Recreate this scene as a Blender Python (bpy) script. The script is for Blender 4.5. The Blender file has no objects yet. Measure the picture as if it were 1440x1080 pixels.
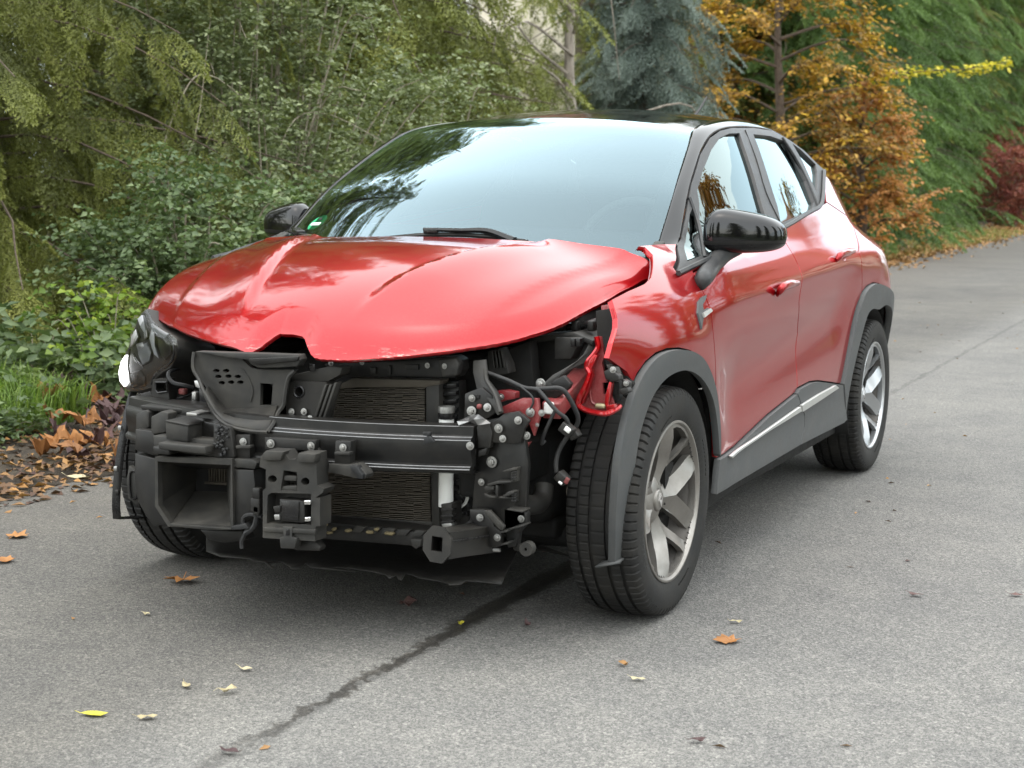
import bpy, bmesh, math, random
import numpy as np
from mathutils import Vector, Matrix, Quaternion
from mathutils.geometry import delaunay_2d_cdt

random.seed(7)
rng = np.random.default_rng(7)
SC = bpy.context.scene
COL = SC.collection

# ------------------------------------------------------------------ camera
# world frame: the car stands on its wheels at the origin, front axle on the X axis,
# +X = the car's own left side, +Y = towards its tail, +Z = up.  The road runs along Y.
YAW, PITCH, ROLL = math.radians(-25.2914), math.radians(-7.2501), math.radians(0.4674)
CAM = np.array([2.36309, -4.24914, 1.24815])
FPX = 2200.0
fw_ = np.array([math.sin(YAW) * math.cos(PITCH), math.cos(YAW) * math.cos(PITCH), math.sin(PITCH)])
rt0 = np.array([math.cos(YAW), -math.sin(YAW), 0.0])
up0 = np.cross(rt0, fw_)
RT = rt0 * math.cos(ROLL) + up0 * math.sin(ROLL)
UP = -rt0 * math.sin(ROLL) + up0 * math.cos(ROLL)
cam_data = bpy.data.cameras.new('camera')
cam_data.sensor_fit = 'HORIZONTAL'
cam_data.sensor_width = 36.0
cam_data.lens = 36.0 * FPX / 1440.0
cam_data.clip_start = 0.05
cam_data.clip_end = 600.0
cam_data.dof.use_dof = True
cam_data.dof.focus_distance = 4.9
cam_data.dof.aperture_fstop = 6.3
cam = bpy.data.objects.new('camera', cam_data)
COL.objects.link(cam)
m = Matrix(((RT[0], UP[0], -fw_[0], CAM[0]), (RT[1], UP[1], -fw_[1], CAM[1]), (RT[2], UP[2], -fw_[2], CAM[2]), (0, 0, 0, 1)))
cam.matrix_world = m
SC.camera = cam

# ------------------------------------------------------------------ sky, sun, exposure
SUN_EL, SUN_AZ = 76.0, 190.0         # azimuth measured clockwise from +Y
world = bpy.data.worlds.new('World')
SC.world = world
world.use_nodes = True
wn = world.node_tree
wn.nodes.clear()
sky = wn.nodes.new('ShaderNodeTexSky')
sky.sky_type = 'NISHITA'
sky.sun_disc = False
sky.sun_elevation = math.radians(SUN_EL)
sky.sun_rotation = math.radians(SUN_AZ)
sky.air_density = 1.0
sky.dust_density = 2.0
sky.ozone_density = 1.0
hs = wn.nodes.new('ShaderNodeHueSaturation')
hs.inputs['Saturation'].default_value = 0.62
bg = wn.nodes.new('ShaderNodeBackground')
bg.inputs['Strength'].default_value = 0.15
wo = wn.nodes.new('ShaderNodeOutputWorld')
wn.links.new(sky.outputs[0], hs.inputs['Color'])
# thin even cloud veil over the clear sky
veil = wn.nodes.new('ShaderNodeMix'); veil.data_type = 'RGBA'; veil.blend_type = 'MIX'
veil.inputs[0].default_value = 0.62
veil.inputs[7].default_value = (4.25, 4.95, 5.25, 1)
wn.links.new(hs.outputs[0], veil.inputs[6])
wn.links.new(veil.outputs[2], bg.inputs[0])
wn.links.new(bg.outputs[0], wo.inputs[0])
sun_d = bpy.data.lights.new('sun', 'SUN')
sun_d.energy = 0.8
sun_d.angle = math.radians(172)
sun_d.color = (1.0, 0.80, 0.55)
sun = bpy.data.objects.new('sun', sun_d)
COL.objects.link(sun)
az, el = math.radians(SUN_AZ), math.radians(SUN_EL)
sdir = Vector((math.sin(az) * math.cos(el), math.cos(az) * math.cos(el), math.sin(el)))
sun.rotation_euler = sdir.to_track_quat('Z', 'Y').to_euler()
SC.view_settings.view_transform = 'Standard'
SC.view_settings.look = 'None'
SC.view_settings.exposure = 2.0
SC.view_settings.gamma = 1.0
SC.view_settings.use_curve_mapping = False
SC.cycles.max_bounces = 8
SC.cycles.transparent_max_bounces = 12
SC.cycles.caustics_reflective = False
SC.cycles.caustics_refractive = False

# ------------------------------------------------------------------ survey helpers: sight lines meeting real planes and surfaces
def ray(u, v):
    return fw_ + RT * (u - 720.0) / FPX + UP * (540.0 - v) / FPX
def _at(u, v, i, val):
    r = ray(u, v)
    return CAM + r * ((val - CAM[i]) / r[i])
def PX(u, v, x): return _at(u, v, 0, x)
def PY(u, v, y): return _at(u, v, 1, y)
def PZ(u, v, z): return _at(u, v, 2, z)
def proj(p):
    d = np.asarray(p, float) - CAM
    k = d @ fw_
    return 720 + FPX * (d @ RT) / k, 540 - FPX * (d @ UP) / k

# ------------------------------------------------------------------ mesh helpers
def link(o, parent=None):
    COL.objects.link(o)
    if parent is not None:
        o.parent = parent
    return o
def tag(o, label=None, cat=None, group=None, kind=None):
    if label: o['label'] = label
    if cat: o['category'] = cat
    if group: o['group'] = group
    if kind: o['kind'] = kind
    return o
def empty(name, loc=(0, 0, 0)):
    o = bpy.data.objects.new(name, None)
    o.location = loc
    o.empty_display_size = 0.2
    return link(o)
def finish(me, mat, smooth=50):
    if mat is not None:
        for mm in (mat if isinstance(mat, (list, tuple)) else [mat]):
            me.materials.append(mm)
    if smooth is not None:
        me.polygons.foreach_set('use_smooth', np.ones(len(me.polygons), bool))
        if smooth < 180:
            me.set_sharp_from_angle(angle=math.radians(smooth))
    me.update()
    return me
def mesh(name, V, Fc, mat, parent=None, smooth=50, bevel=0.0, seg=2, solid=0.0, sub=0):
    bm = bmesh.new()
    vs = [bm.verts.new(tuple(map(float, v))) for v in V]
    for f in Fc:
        try:
            bm.faces.new([vs[i] for i in f])
        except ValueError:
            pass
    bmesh.ops.recalc_face_normals(bm, faces=bm.faces)
    return bmobj(name, bm, mat, parent, smooth, bevel, seg, solid, sub)
def bmobj(name, bm, mat, parent=None, smooth=50, bevel=0.0, seg=2, solid=0.0, sub=0):
    if bevel > 0:
        es = [e for e in bm.edges if len(e.link_faces) == 2 and e.calc_face_angle(0) > 0.45]
        if es:
            bmesh.ops.bevel(bm, geom=es, offset=bevel, segments=seg, affect='EDGES', clamp_overlap=True, profile=0.5)
    me = bpy.data.meshes.new(name)
    bm.to_mesh(me)
    bm.free()
    finish(me, mat, smooth)
    o = bpy.data.objects.new(name, me)
    link(o, parent)
    if solid:
        md = o.modifiers.new('s', 'SOLIDIFY'); md.thickness = solid; md.offset = -1
    if sub:
        md = o.modifiers.new('d', 'SUBSURF'); md.levels = sub; md.render_levels = sub
    return o
def raw(name, V, Fc, mat, parent=None, smooth=None, normals=None):
    """large meshes: V (n,3) array, Fc (m,k) array of one polygon size."""
    V = np.ascontiguousarray(V, np.float32); Fc = np.ascontiguousarray(Fc, np.int32)
    me = bpy.data.meshes.new(name)
    k = Fc.shape[1]
    me.vertices.add(len(V)); me.vertices.foreach_set('co', V.ravel())
    me.loops.add(Fc.size); me.loops.foreach_set('vertex_index', Fc.ravel())
    me.polygons.add(len(Fc)); me.polygons.foreach_set('loop_start', np.arange(0, Fc.size, k, dtype=np.int32))
    me.update(calc_edges=True)
    finish(me, mat, smooth)
    o = bpy.data.objects.new(name, me)
    return link(o, parent)
def attr(o, name, vals):
    a = o.data.attributes.new(name, 'FLOAT', 'POINT')
    a.data.foreach_set('value', np.ascontiguousarray(vals, np.float32))
def cube_bm(bm, c, s, R=None):
    vs = []
    for dx in (-.5, .5):
        for dy in (-.5, .5):
            for dz in (-.5, .5):
                p = Vector((dx * s[0], dy * s[1], dz * s[2]))
                if R is not None: p = R @ p
                vs.append(bm.verts.new(Vector(c) + p))
    for f in ((0, 1, 3, 2), (4, 6, 7, 5), (0, 4, 5, 1), (2, 3, 7, 6), (0, 2, 6, 4), (1, 5, 7, 3)):
        bm.faces.new([vs[i] for i in f])
def box(name, c, s, mat, parent=None, R=None, bevel=0.004, seg=2):
    bm = bmesh.new(); cube_bm(bm, c, s, R)
    bmesh.ops.recalc_face_normals(bm, faces=bm.faces)
    return bmobj(name, bm, mat, parent, 50, bevel, seg)
def catmull(P, n=8, closed=False):
    P = [np.asarray(p, float) for p in P]
    out = []
    N = len(P)
    for i in range(N if closed else N - 1):
        if closed:
            a, b, c, d = P[(i - 1) % N], P[i], P[(i + 1) % N], P[(i + 2) % N]
        else:
            b, c = P[i], P[i + 1]
            a = P[i - 1] if i else 2 * b - c
            d = P[i + 2] if i + 2 < N else 2 * c - b
        for k in range(n):
            t = k / n
            out.append(0.5 * ((2 * b) + (c - a) * t + (2 * a - 5 * b + 4 * c - d) * t * t + (3 * b - a - 3 * c + d) * t ** 3))
    if not closed: out.append(P[-1])
    return out
def tube_geo(P, r, n=8, cap=True):
    P = [np.asarray(p, float) for p in P]
    rr = r if hasattr(r, '__len__') else [r] * len(P)
    V, Fc = [], []
    T = [P[min(i + 1, len(P) - 1)] - P[max(i - 1, 0)] for i in range(len(P))]
    T = [t / (np.linalg.norm(t) + 1e-9) for t in T]
    a = np.array([0, 0, 1.0]) if abs(T[0][2]) < 0.9 else np.array([1.0, 0, 0])
    N = np.cross(T[0], a); N /= np.linalg.norm(N)
    for i, p in enumerate(P):
        N = N - T[i] * (N @ T[i]); N /= (np.linalg.norm(N) + 1e-9)
        B = np.cross(T[i], N)
        for k in range(n):
            w = 2 * math.pi * k / n
            V.append(p + rr[i] * (N * math.cos(w) + B * math.sin(w)))
    for i in range(len(P) - 1):
        for k in range(n):
            k2 = (k + 1) % n
            Fc.append((i * n + k, i * n + k2, (i + 1) * n + k2, (i + 1) * n + k))
    if cap:
        Fc.append(tuple(range(n))[::-1]); Fc.append(tuple(range((len(P) - 1) * n, len(P) * n)))
    return V, Fc
def tube(name, P, r, mat, parent=None, n=8, curve=6):
    if curve: P = catmull(P, curve)
    if hasattr(r, '__len__') and len(r) != len(P):
        r = np.interp(np.linspace(0, 1, len(P)), np.linspace(0, 1, len(r)), r)
    V, Fc = tube_geo(P, r, n)
    return mesh(name, V, Fc, mat, parent)
def lathe_geo(prof, n, axis='x'):
    """prof: list of (offset along axis, radius)."""
    V, Fc = [], []
    for k in range(n):
        w = 2 * math.pi * k / n
        for (h, r) in prof:
            V.append((h, r * math.cos(w), r * math.sin(w)) if axis == 'x' else ((r * math.cos(w), h, r * math.sin(w)) if axis == 'y' else (r * math.cos(w), r * math.sin(w), h)))
    m_ = len(prof)
    for k in range(n):
        k2 = (k + 1) % n
        for i in range(m_ - 1):
            Fc.append((k * m_ + i, k * m_ + i + 1, k2 * m_ + i + 1, k2 * m_ + i))
    return V, Fc
def in_poly(p, poly):
    x, y = p; c = False; n = len(poly); j = n - 1
    for i in range(n):
        xi, yi = poly[i]; xj, yj = poly[j]
        if (yi > y) != (yj > y) and x < (xj - xi) * (y - yi) / (yj - yi) + xi: c = not c
        j = i
    return c
def resample(poly, step, closed=True):
    out = []; n = len(poly)
    for i in range(n if closed else n - 1):
        a = np.asarray(poly[i], float); b = np.asarray(poly[(i + 1) % n], float)
        k = max(1, int(math.ceil(np.linalg.norm(b - a) / step)))
        for j in range(k): out.append(a + (b - a) * j / k)
    if not closed: out.append(np.asarray(poly[-1], float))
    return out
def fill2d(outline, holes=(), step=0.0, rings=()):
    """triangulate a 2-D outline with holes; step > 0 adds an even grid inside."""
    loops = [list(map(tuple, outline))] + [list(map(tuple, h)) for h in holes]
    pts, edges = [], []
    for L in loops:
        b = len(pts); pts += L
        edges += [(b + i, b + (i + 1) % len(L)) for i in range(len(L))]
    if len(rings):
        O = np.array(loops[0]); e_ = np.roll(O, -1, 0) - np.roll(O, 1, 0)
        nn = np.stack([-e_[:, 1], e_[:, 0]], 1); nn /= (np.linalg.norm(nn, axis=1)[:, None] + 1e-9)
        ar = np.sum(O[:, 0] * np.roll(O[:, 1], -1) - np.roll(O[:, 0], -1) * O[:, 1])
        nn *= 1 if ar > 0 else -1
        for d_ in rings:
            for q in O + nn * d_:
                if in_poly(tuple(q), loops[0]) and np.min(np.hypot(O[:, 0] - q[0], O[:, 1] - q[1])) > d_ * .9: pts.append((float(q[0]), float(q[1])))
    if step > 0:
        A = np.array(pts); (x0, y0), (x1, y1) = A.min(0), A.max(0)
        row = 0; y = y0 + step * .5
        while y < y1:
            x = x0 + step * (0.25 + 0.5 * (row % 2))
            while x < x1:
                if in_poly((x, y), loops[0]) and not any(in_poly((x, y), h) for h in loops[1:]):
                    if np.min(np.hypot(A[:, 0] - x, A[:, 1] - y)) > step * .55: pts.append((x, y))
                x += step
            y += step * .866; row += 1
    vo, eo, fo, *_ = delaunay_2d_cdt([Vector(p) for p in pts], edges, [], 0, 1e-6)
    vo = [(v[0], v[1]) for v in vo]
    fs = []
    for f in fo:
        c = (sum(vo[i][0] for i in f) / 3, sum(vo[i][1] for i in f) / 3)
        if in_poly(c, loops[0]) and not any(in_poly(c, h) for h in loops[1:]): fs.append(tuple(f))
    return vo, fs
def ngon_prism_bm(front, off):
    """closed prism: front = list of 3-D points, off = extrusion vector(s)."""
    bm = bmesh.new(); n = len(front)
    a = [bm.verts.new(tuple(map(float, p))) for p in front]
    offs = off if hasattr(off[0], '__len__') else [off] * n
    b = [bm.verts.new(tuple(float(p[i] + o[i]) for i in range(3))) for p, o in zip(front, offs)]
    bm.faces.new(a); bm.faces.new(b[::-1])
    for i in range(n):
        bm.faces.new((a[(i + 1) % n], a[i], b[i], b[(i + 1) % n]))
    bmesh.ops.recalc_face_normals(bm, faces=bm.faces)
    return bm
def prism(name, px, y, d, mat, parent=None, bevel=0.003, off=None, seg=2):
    """outline seen at plane y, pushed d metres towards the tail (or along off)."""
    fr = [PY(p[0], p[1], p[2] if len(p) > 2 else y) for p in px]
    return bmobj(name, ngon_prism_bm(fr, off if off is not None else (0, d, 0)), mat, parent, 50, bevel * .45, seg)
def plate(name, px, holes, y, d, mat, parent=None, smooth=50):
    """flat plate at plane y with real holes, d thick."""
    to2 = lambda L: [(lambda q: (q[0], q[2]))(PY(p[0], p[1], y)) for p in L]
    vo, fs = fill2d(to2(px), [to2(h) for h in holes])
    return thick2d(name, vo, fs, lambda x, z: (x, y, z), (0, d, 0), mat, parent, smooth)
def thick2d(name, vo, fs, lift, off, mat, parent=None, smooth=50):
    n = len(vo)
    V = [np.array(lift(*p), float) for p in vo]
    V += [p + np.asarray(off, float) for p in V]
    cnt = {}
    for f in fs:
        for i in range(3):
            e = (f[i], f[(i + 1) % 3]); cnt[e] = cnt.get(e, 0) + 1
    Fc = list(fs) + [(f[2] + n, f[1] + n, f[0] + n) for f in fs]
    for (a, b) in cnt:
        if (b, a) not in cnt: Fc.append((b, a, a + n, b + n))
    return mesh(name, V, Fc, mat, parent, smooth)
def circ(u, v, ru, rv=None, n=14, a0=0.0):
    rv = rv or ru
    return [(u + ru * math.cos(2 * math.pi * k / n + a0), v + rv * math.sin(2 * math.pi * k / n + a0)) for k in range(n)]
def loft(name, rows, mat, parent=None, smooth=60, solid=0.0, close=False, sub=0):
    """rows: list of equal-length lists of 3-D points."""
    m_ = len(rows[0]); V = [p for r in rows for p in r]; Fc = []
    for i in range(len(rows) - 1):
        for j in range(m_ - 1 + (1 if close else 0)):
            j2 = (j + 1) % m_
            Fc.append((i * m_ + j, i * m_ + j2, (i + 1) * m_ + j2, (i + 1) * m_ + j))
    return mesh(name, V, Fc, mat, parent, smooth, solid=solid, sub=sub)
def spline1(xs, ys):
    """natural cubic spline through (xs, ys), clamped outside; vectorised."""
    xs = np.asarray(xs, float); ys = np.asarray(ys, float); n = len(xs)
    h = np.diff(xs); A = np.eye(n); b = np.zeros(n)
    for i in range(1, n - 1):
        A[i, i - 1], A[i, i], A[i, i + 1] = h[i - 1], 2 * (h[i - 1] + h[i]), h[i]
        b[i] = 3 * ((ys[i + 1] - ys[i]) / h[i] - (ys[i] - ys[i - 1]) / h[i - 1])
    c = np.linalg.solve(A, b)
    def f(x):
        x = np.asarray(x, float); xc = np.clip(x, xs[0], xs[-1])
        i = np.clip(np.searchsorted(xs, xc) - 1, 0, n - 2)
        t = xc - xs[i]; hh = h[i]
        bb = (ys[i + 1] - ys[i]) / hh - hh * (2 * c[i] + c[i + 1]) / 3
        dd = (c[i + 1] - c[i]) / (3 * hh)
        return ys[i] + bb * t + c[i] * t * t + dd * t ** 3
    return f
def sstep(a, b, x):
    t = np.clip((np.asarray(x, float) - a) / (b - a), 0, 1)
    return t * t * (3 - 2 * t)
def mirror_copy(o, parent):
    c = o.copy(); c.scale = (-1, 1, 1); link(c); c.parent = parent
    return c
# ------------------------------------------------------------------ materials
def newmat(name):
    mt = bpy.data.materials.new(name); mt.use_nodes = True
    nt = mt.node_tree
    b = nt.nodes['Principled BSDF']
    return mt, nt, b
def N(nt, t, **kw):
    n = nt.nodes.new(t)
    for k, v in kw.items():
        if k.startswith('i_'):
            n.inputs[k[2:].replace('_', ' ')].default_value = v
        else:
            setattr(n, k, v)
    return n
def L(nt, a, b): nt.links.new(a, b)
def ramp(nt, fac, stops):
    r = N(nt, 'ShaderNodeValToRGB')
    e = r.color_ramp.elements
    while len(e) < len(stops): e.new(0.5)
    for i, (p, c) in enumerate(stops):
        e[i].position = p; e[i].color = (c[0], c[1], c[2], 1) if hasattr(c, '__len__') else (c, c, c, 1)
    L(nt, fac, r.inputs[0])
    return r
def coords(nt, kind='Object'):
    return N(nt, 'ShaderNodeTexCoord').outputs[kind]
def noise(nt, vec, scale, detail=4, rough=.55, dist=0):
    n = N(nt, 'ShaderNodeTexNoise'); n.inputs['Scale'].default_value = scale; n.inputs['Detail'].default_value = detail
    n.inputs['Roughness'].default_value = rough; n.inputs['Distortion'].default_value = dist
    if vec is not None: L(nt, vec, n.inputs['Vector'])
    return n
def mixc(nt, fac, a, b, mode='MIX'):
    m_ = N(nt, 'ShaderNodeMix', data_type='RGBA', blend_type=mode)
    for s, val in ((m_.inputs[0], fac), (m_.inputs[6], a), (m_.inputs[7], b)):
        if hasattr(val, 'is_output'): L(nt, val, s)
        elif hasattr(val, '__len__'): s.default_value = (val[0], val[1], val[2], 1)
        else: s.default_value = val
    return m_.outputs[2]
def mth(nt, op, a, b=None, c=None, clamp=False):
    n = N(nt, 'ShaderNodeMath', operation=op); n.use_clamp = clamp
    for i, val in enumerate((a, b, c)):
        if val is None: continue
        if hasattr(val, 'is_output'): L(nt, val, n.inputs[i])
        else: n.inputs[i].default_value = val
    return n.outputs[0]
def bump(nt, b, h, strength=.3, dist=.01):
    n = N(nt, 'ShaderNodeBump'); n.inputs['Strength'].default_value = strength; n.inputs['Distance'].default_value = dist
    L(nt, h, n.inputs['Height']); L(nt, n.outputs[0], b.inputs['Normal'])
def plastic(name, col, rough=.5, dust=.35, dcol=(.23, .21, .18), grain=900, gs=.15, spec=.36, dscale=14, edge=0.0):
    """moulded plastic or painted steel with dust and a fine grain."""
    mt, nt, b = newmat(name); c = coords(nt)
    n1 = noise(nt, c, dscale, 6, .65)
    n2 = noise(nt, c, 90, 3, .6)
    f = ramp(nt, n1.outputs[0], [(.42, 0), (.75, dust)])
    f2 = mth(nt, 'MULTIPLY', f.outputs[0], mth(nt, 'ADD', n2.outputs[0], .25))
    geo = N(nt, 'ShaderNodeNewGeometry'); sep = N(nt, 'ShaderNodeSeparateXYZ'); L(nt, geo.outputs['Normal'], sep.inputs[0])
    upf = mth(nt, 'MULTIPLY', mth(nt, 'MAXIMUM', sep.outputs[2], 0.0), dust * .55)
    f3 = mth(nt, 'ADD', f2, mth(nt, 'MULTIPLY', upf, n2.outputs[0]), clamp=True)
    if edge:       # edges lightened towards the dust colour, painted in for specular highlights
        f3 = mth(nt, 'ADD', f3, mth(nt, 'MULTIPLY', ramp(nt, geo.outputs['Pointiness'], [(.53, 0), (.62, edge)]).outputs[0], mth(nt, 'ADD', n1.outputs[0], .2)), clamp=True)
    L(nt, mixc(nt, f3, col, dcol), b.inputs['Base Color'])
    L(nt, mth(nt, 'ADD', mth(nt, 'MULTIPLY', f3, .6), mth(nt, 'ADD', mth(nt, 'MULTIPLY', n2.outputs[0], .12), rough - .06), clamp=True), b.inputs['Roughness'])
    b.inputs['Specular IOR Level'].default_value = spec
    g = noise(nt, c, grain, 2, .5)
    bump(nt, b, g.outputs[0], gs, .0006)
    return mt
def carpaint(name, col, metallic=.35, rough=.35, dust=0.10, coat=1.0, tintc=(1, 1, 1), spec=.5, grime=0.0, scuff=0.0):
    mt, nt, b = newmat(name); c = coords(nt)
    fl = N(nt, 'ShaderNodeTexVoronoi'); fl.inputs['Scale'].default_value = 1500; L(nt, c, fl.inputs['Vector'])
    v = ramp(nt, fl.outputs['Color'], [(0, .8), (1, 1.15)])
    base = mixc(nt, 1.0, col, v.outputs[0], 'MULTIPLY')
    n1 = noise(nt, c, 5, 6, .7); n2 = noise(nt, c, 160, 4, .7)
    d = mth(nt, 'MULTIPLY', ramp(nt, n1.outputs[0], [(.35, 0), (.8, dust)]).outputs[0], ramp(nt, n2.outputs[0], [(.4, .2), (.7, 1)]).outputs[0])
    sp_ = N(nt, 'ShaderNodeSeparateXYZ'); L(nt, c, sp_.inputs[0])
    if grime:      # road film on the lower panels, broken up by streaks
        low_ = N(nt, 'ShaderNodeMapRange'); low_.inputs['From Min'].default_value = .75; low_.inputs['From Max'].default_value = .25; L(nt, sp_.outputs[2], low_.inputs['Value'])
        n3 = noise(nt, c, 26, 5, .7)
        d = mth(nt, 'ADD', d, mth(nt, 'MULTIPLY', low_.outputs[0], mth(nt, 'MULTIPLY', n3.outputs[0], grime)), clamp=True)
    if scuff:      # paint rubbed off along the leading edge
        mp = N(nt, 'ShaderNodeMapping'); mp.inputs['Scale'].default_value = (9, 60, 90); L(nt, c, mp.inputs[0])
        n4 = noise(nt, mp.outputs[0], 1.0, 5, .75)
        zz = N(nt, 'ShaderNodeMapRange'); zz.inputs['From Min'].default_value = .825; zz.inputs['From Max'].default_value = .785; L(nt, sp_.outputs[2], zz.inputs['Value'])
        k = mth(nt, 'MULTIPLY', ramp(nt, n4.outputs[0], [(.56, 0), (.62, scuff)]).outputs[0], zz.outputs[0])
        d = mth(nt, 'ADD', d, k, clamp=True)
    L(nt, mixc(nt, d, base, (.42, .38, .33)), b.inputs['Base Color'])
    b.inputs['Specular IOR Level'].default_value = spec
    b.inputs['Metallic'].default_value = metallic
    b.inputs['Roughness'].default_value = rough
    b.inputs['Coat Weight'].default_value = coat
    b.inputs['Specular Tint'].default_value = (*tintc, 1)
    L(nt, mth(nt, 'ADD', mth(nt, 'MULTIPLY', d, .35), .012), b.inputs['Coat Roughness'])
    b.inputs['Coat IOR'].default_value = 1.5
    o = noise(nt, c, 700, 1, .5)
    bn = N(nt, 'ShaderNodeBump'); bn.inputs['Strength'].default_value = .02; bn.inputs['Distance'].default_value = .001
    L(nt, o.outputs[0], bn.inputs['Height']); L(nt, bn.outputs[0], b.inputs['Coat Normal'])
    return mt
def metal(name, col, rough, dust=.25, dcol=(.2, .17, .13), metallic=1.0, sc=30):
    mt, nt, b = newmat(name); c = coords(nt)
    n1 = noise(nt, c, sc, 6, .7)
    f = ramp(nt, n1.outputs[0], [(.4, 0), (.72, dust)])
    L(nt, mixc(nt, f.outputs[0], col, dcol), b.inputs['Base Color'])
    L(nt, mth(nt, 'SUBTRACT', metallic, mth(nt, 'MULTIPLY', f.outputs[0], .8), clamp=True), b.inputs['Metallic'])
    L(nt, mth(nt, 'ADD', rough, mth(nt, 'MULTIPLY', f.outputs[0], .5), clamp=True), b.inputs['Roughness'])
    return mt
def glass(name, tint, boost, rough=0.0, mir=(1, 1, 1)):
    """one sheet standing for both faces of a pane: sees through, mirrors by angle."""
    mt = bpy.data.materials.new(name); mt.use_nodes = True; nt = mt.node_tree; nt.nodes.clear()
    fr = N(nt, 'ShaderNodeFresnel'); fr.inputs['IOR'].default_value = 1.52
    tr = N(nt, 'ShaderNodeBsdfTransparent'); tr.inputs[0].default_value = (*tint, 1)
    gl = N(nt, 'ShaderNodeBsdfGlossy'); gl.inputs['Roughness'].default_value = rough; gl.inputs[0].default_value = (*mir, 1)
    mx = N(nt, 'ShaderNodeMixShader'); ou = N(nt, 'ShaderNodeOutputMaterial')
    L(nt, mth(nt, 'MULTIPLY', fr.outputs[0], boost, clamp=True), mx.inputs[0])
    L(nt, tr.outputs[0], mx.inputs[1]); L(nt, gl.outputs[0], mx.inputs[2]); L(nt, mx.outputs[0], ou.inputs[0])
    return mt
RED = carpaint('red_paint', (.36, .002, .006), .62, .30, dust=.035, coat=1.0, tintc=(.7, .03, .04), grime=.14)
REDHOOD = carpaint('bonnet_red_paint', (.36, .002, .006), .62, .30, dust=.045, coat=1.0, tintc=(.7, .04, .05), scuff=.7)
REDIN = carpaint('inner_red_paint', (.22, .014, .018), .1, .45, dust=.35, coat=.3)
BLACKP = carpaint('black_paint', (.004, .004, .005), 0, .3, dust=.012, spec=0.0)
GREYPL = plastic('grey_cladding', (.068, .071, .072), .5, dust=.25, dcol=(.17, .155, .135))
TRIM = plastic('window_trim', (.030, .031, .033), .42, dust=.2)
BLK = plastic('black_plastic', (.008, .008, .008), .42, dust=.2, dcol=(.085, .075, .06), edge=.12)
BLK2 = plastic('grey_black_plastic', (.018, .0178, .017), .5, dust=.34, dcol=(.115, .104, .085), edge=.12)
BLKG = plastic('glossy_black_plastic', (.008, .008, .009), .2, dust=.15, dcol=(.07, .065, .055), edge=.12)
STEELK = plastic('black_steel', (.009, .009, .009), .3, dust=.2, dcol=(.08, .07, .055), gs=.05, edge=.12)
DARK = plastic('dark_underbody', (.007, .007, .007), .7, dust=.5, dcol=(.03, .026, .02))
RUBBER = plastic('hose_rubber', (.013, .0135, .0145), .5, dust=.2, dcol=(.10, .09, .075))
ZINC = metal('zinc_steel', (.36, .36, .35), .38, .35)
ALU = metal('bright_aluminium', (.55, .55, .55), .4, .2)
RIMM = metal('rim_paint', (.30, .285, .265), .34, .4, (.15, .125, .10), .85, 12)
RIMR = metal('rear_rim_paint', (.46, .47, .48), .3, .12, (.3, .28, .25), .8, 12)
RUST = metal('rusty_steel', (.20, .085, .045), .7, .6, (.10, .045, .03), .3)
FIN = metal('radiator_fins', (.115, .10, .08), .55, .6, (.07, .058, .042), .55, 18)
CHROME = metal('chrome', (.85, .85, .85), .08, .05)
SATIN = metal('satin_strip', (.62, .62, .60), .38, .2, (.45, .42, .38), .9, 20)
GLASS = glass('windscreen_glass', (.66, .78, .77), 2.5, 0, (.68, .88, .97))
SGLASS = glass('side_glass', (.12, .145, .14), 1.5, 0, (.78, .93, .93))
LENS = glass('headlamp_lens', (.95, .96, .96), 1.0)
FABRIC = plastic('seat_fabric', (.03, .03, .032), .85, dust=.1)
CABIN = plastic('cabin_plastic', (.028, .028, .03), .7, dust=.1)
LINER = plastic('headliner', (.12, .118, .11), .9, dust=.05)
WHITEP, _nt, _b = newmat('white_plastic'); _b.inputs['Base Color'].default_value = (.75, .75, .72, 1); _b.inputs['Roughness'].default_value = .35
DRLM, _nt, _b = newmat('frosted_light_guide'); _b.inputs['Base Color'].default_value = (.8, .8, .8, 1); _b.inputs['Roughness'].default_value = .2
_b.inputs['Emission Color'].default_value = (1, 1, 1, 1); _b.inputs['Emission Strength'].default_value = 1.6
GREENS, _nt, _b = newmat('green_sticker'); _b.inputs['Base Color'].default_value = (.0, .30, .11, 1); _b.inputs['Roughness'].default_value = .4
REDL, _nt, _b = newmat('red_lamp'); _b.inputs['Base Color'].default_value = (.35, .01, .012, 1); _b.inputs['Roughness'].default_value = .08
# tyre rubber: dusty sidewall
TYRE = plastic('tyre_rubber', (.012, .0118, .0115), .62, dust=.28, dcol=(.085, .075, .06), grain=500, gs=.2, dscale=9)

BARREL = metal('dusty_rim_barrel', (.16, .15, .14), .5, .5, (.07, .058, .045), .7, 14)
GREYM = plastic('grey_reflector', (.22, .225, .23), .35, .1)

REARG = glass('privacy_glass', (.03, .036, .035), 1.3)

BLADE = plastic('pale_reflector', (.42, .43, .44), .25, .05)
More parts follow.
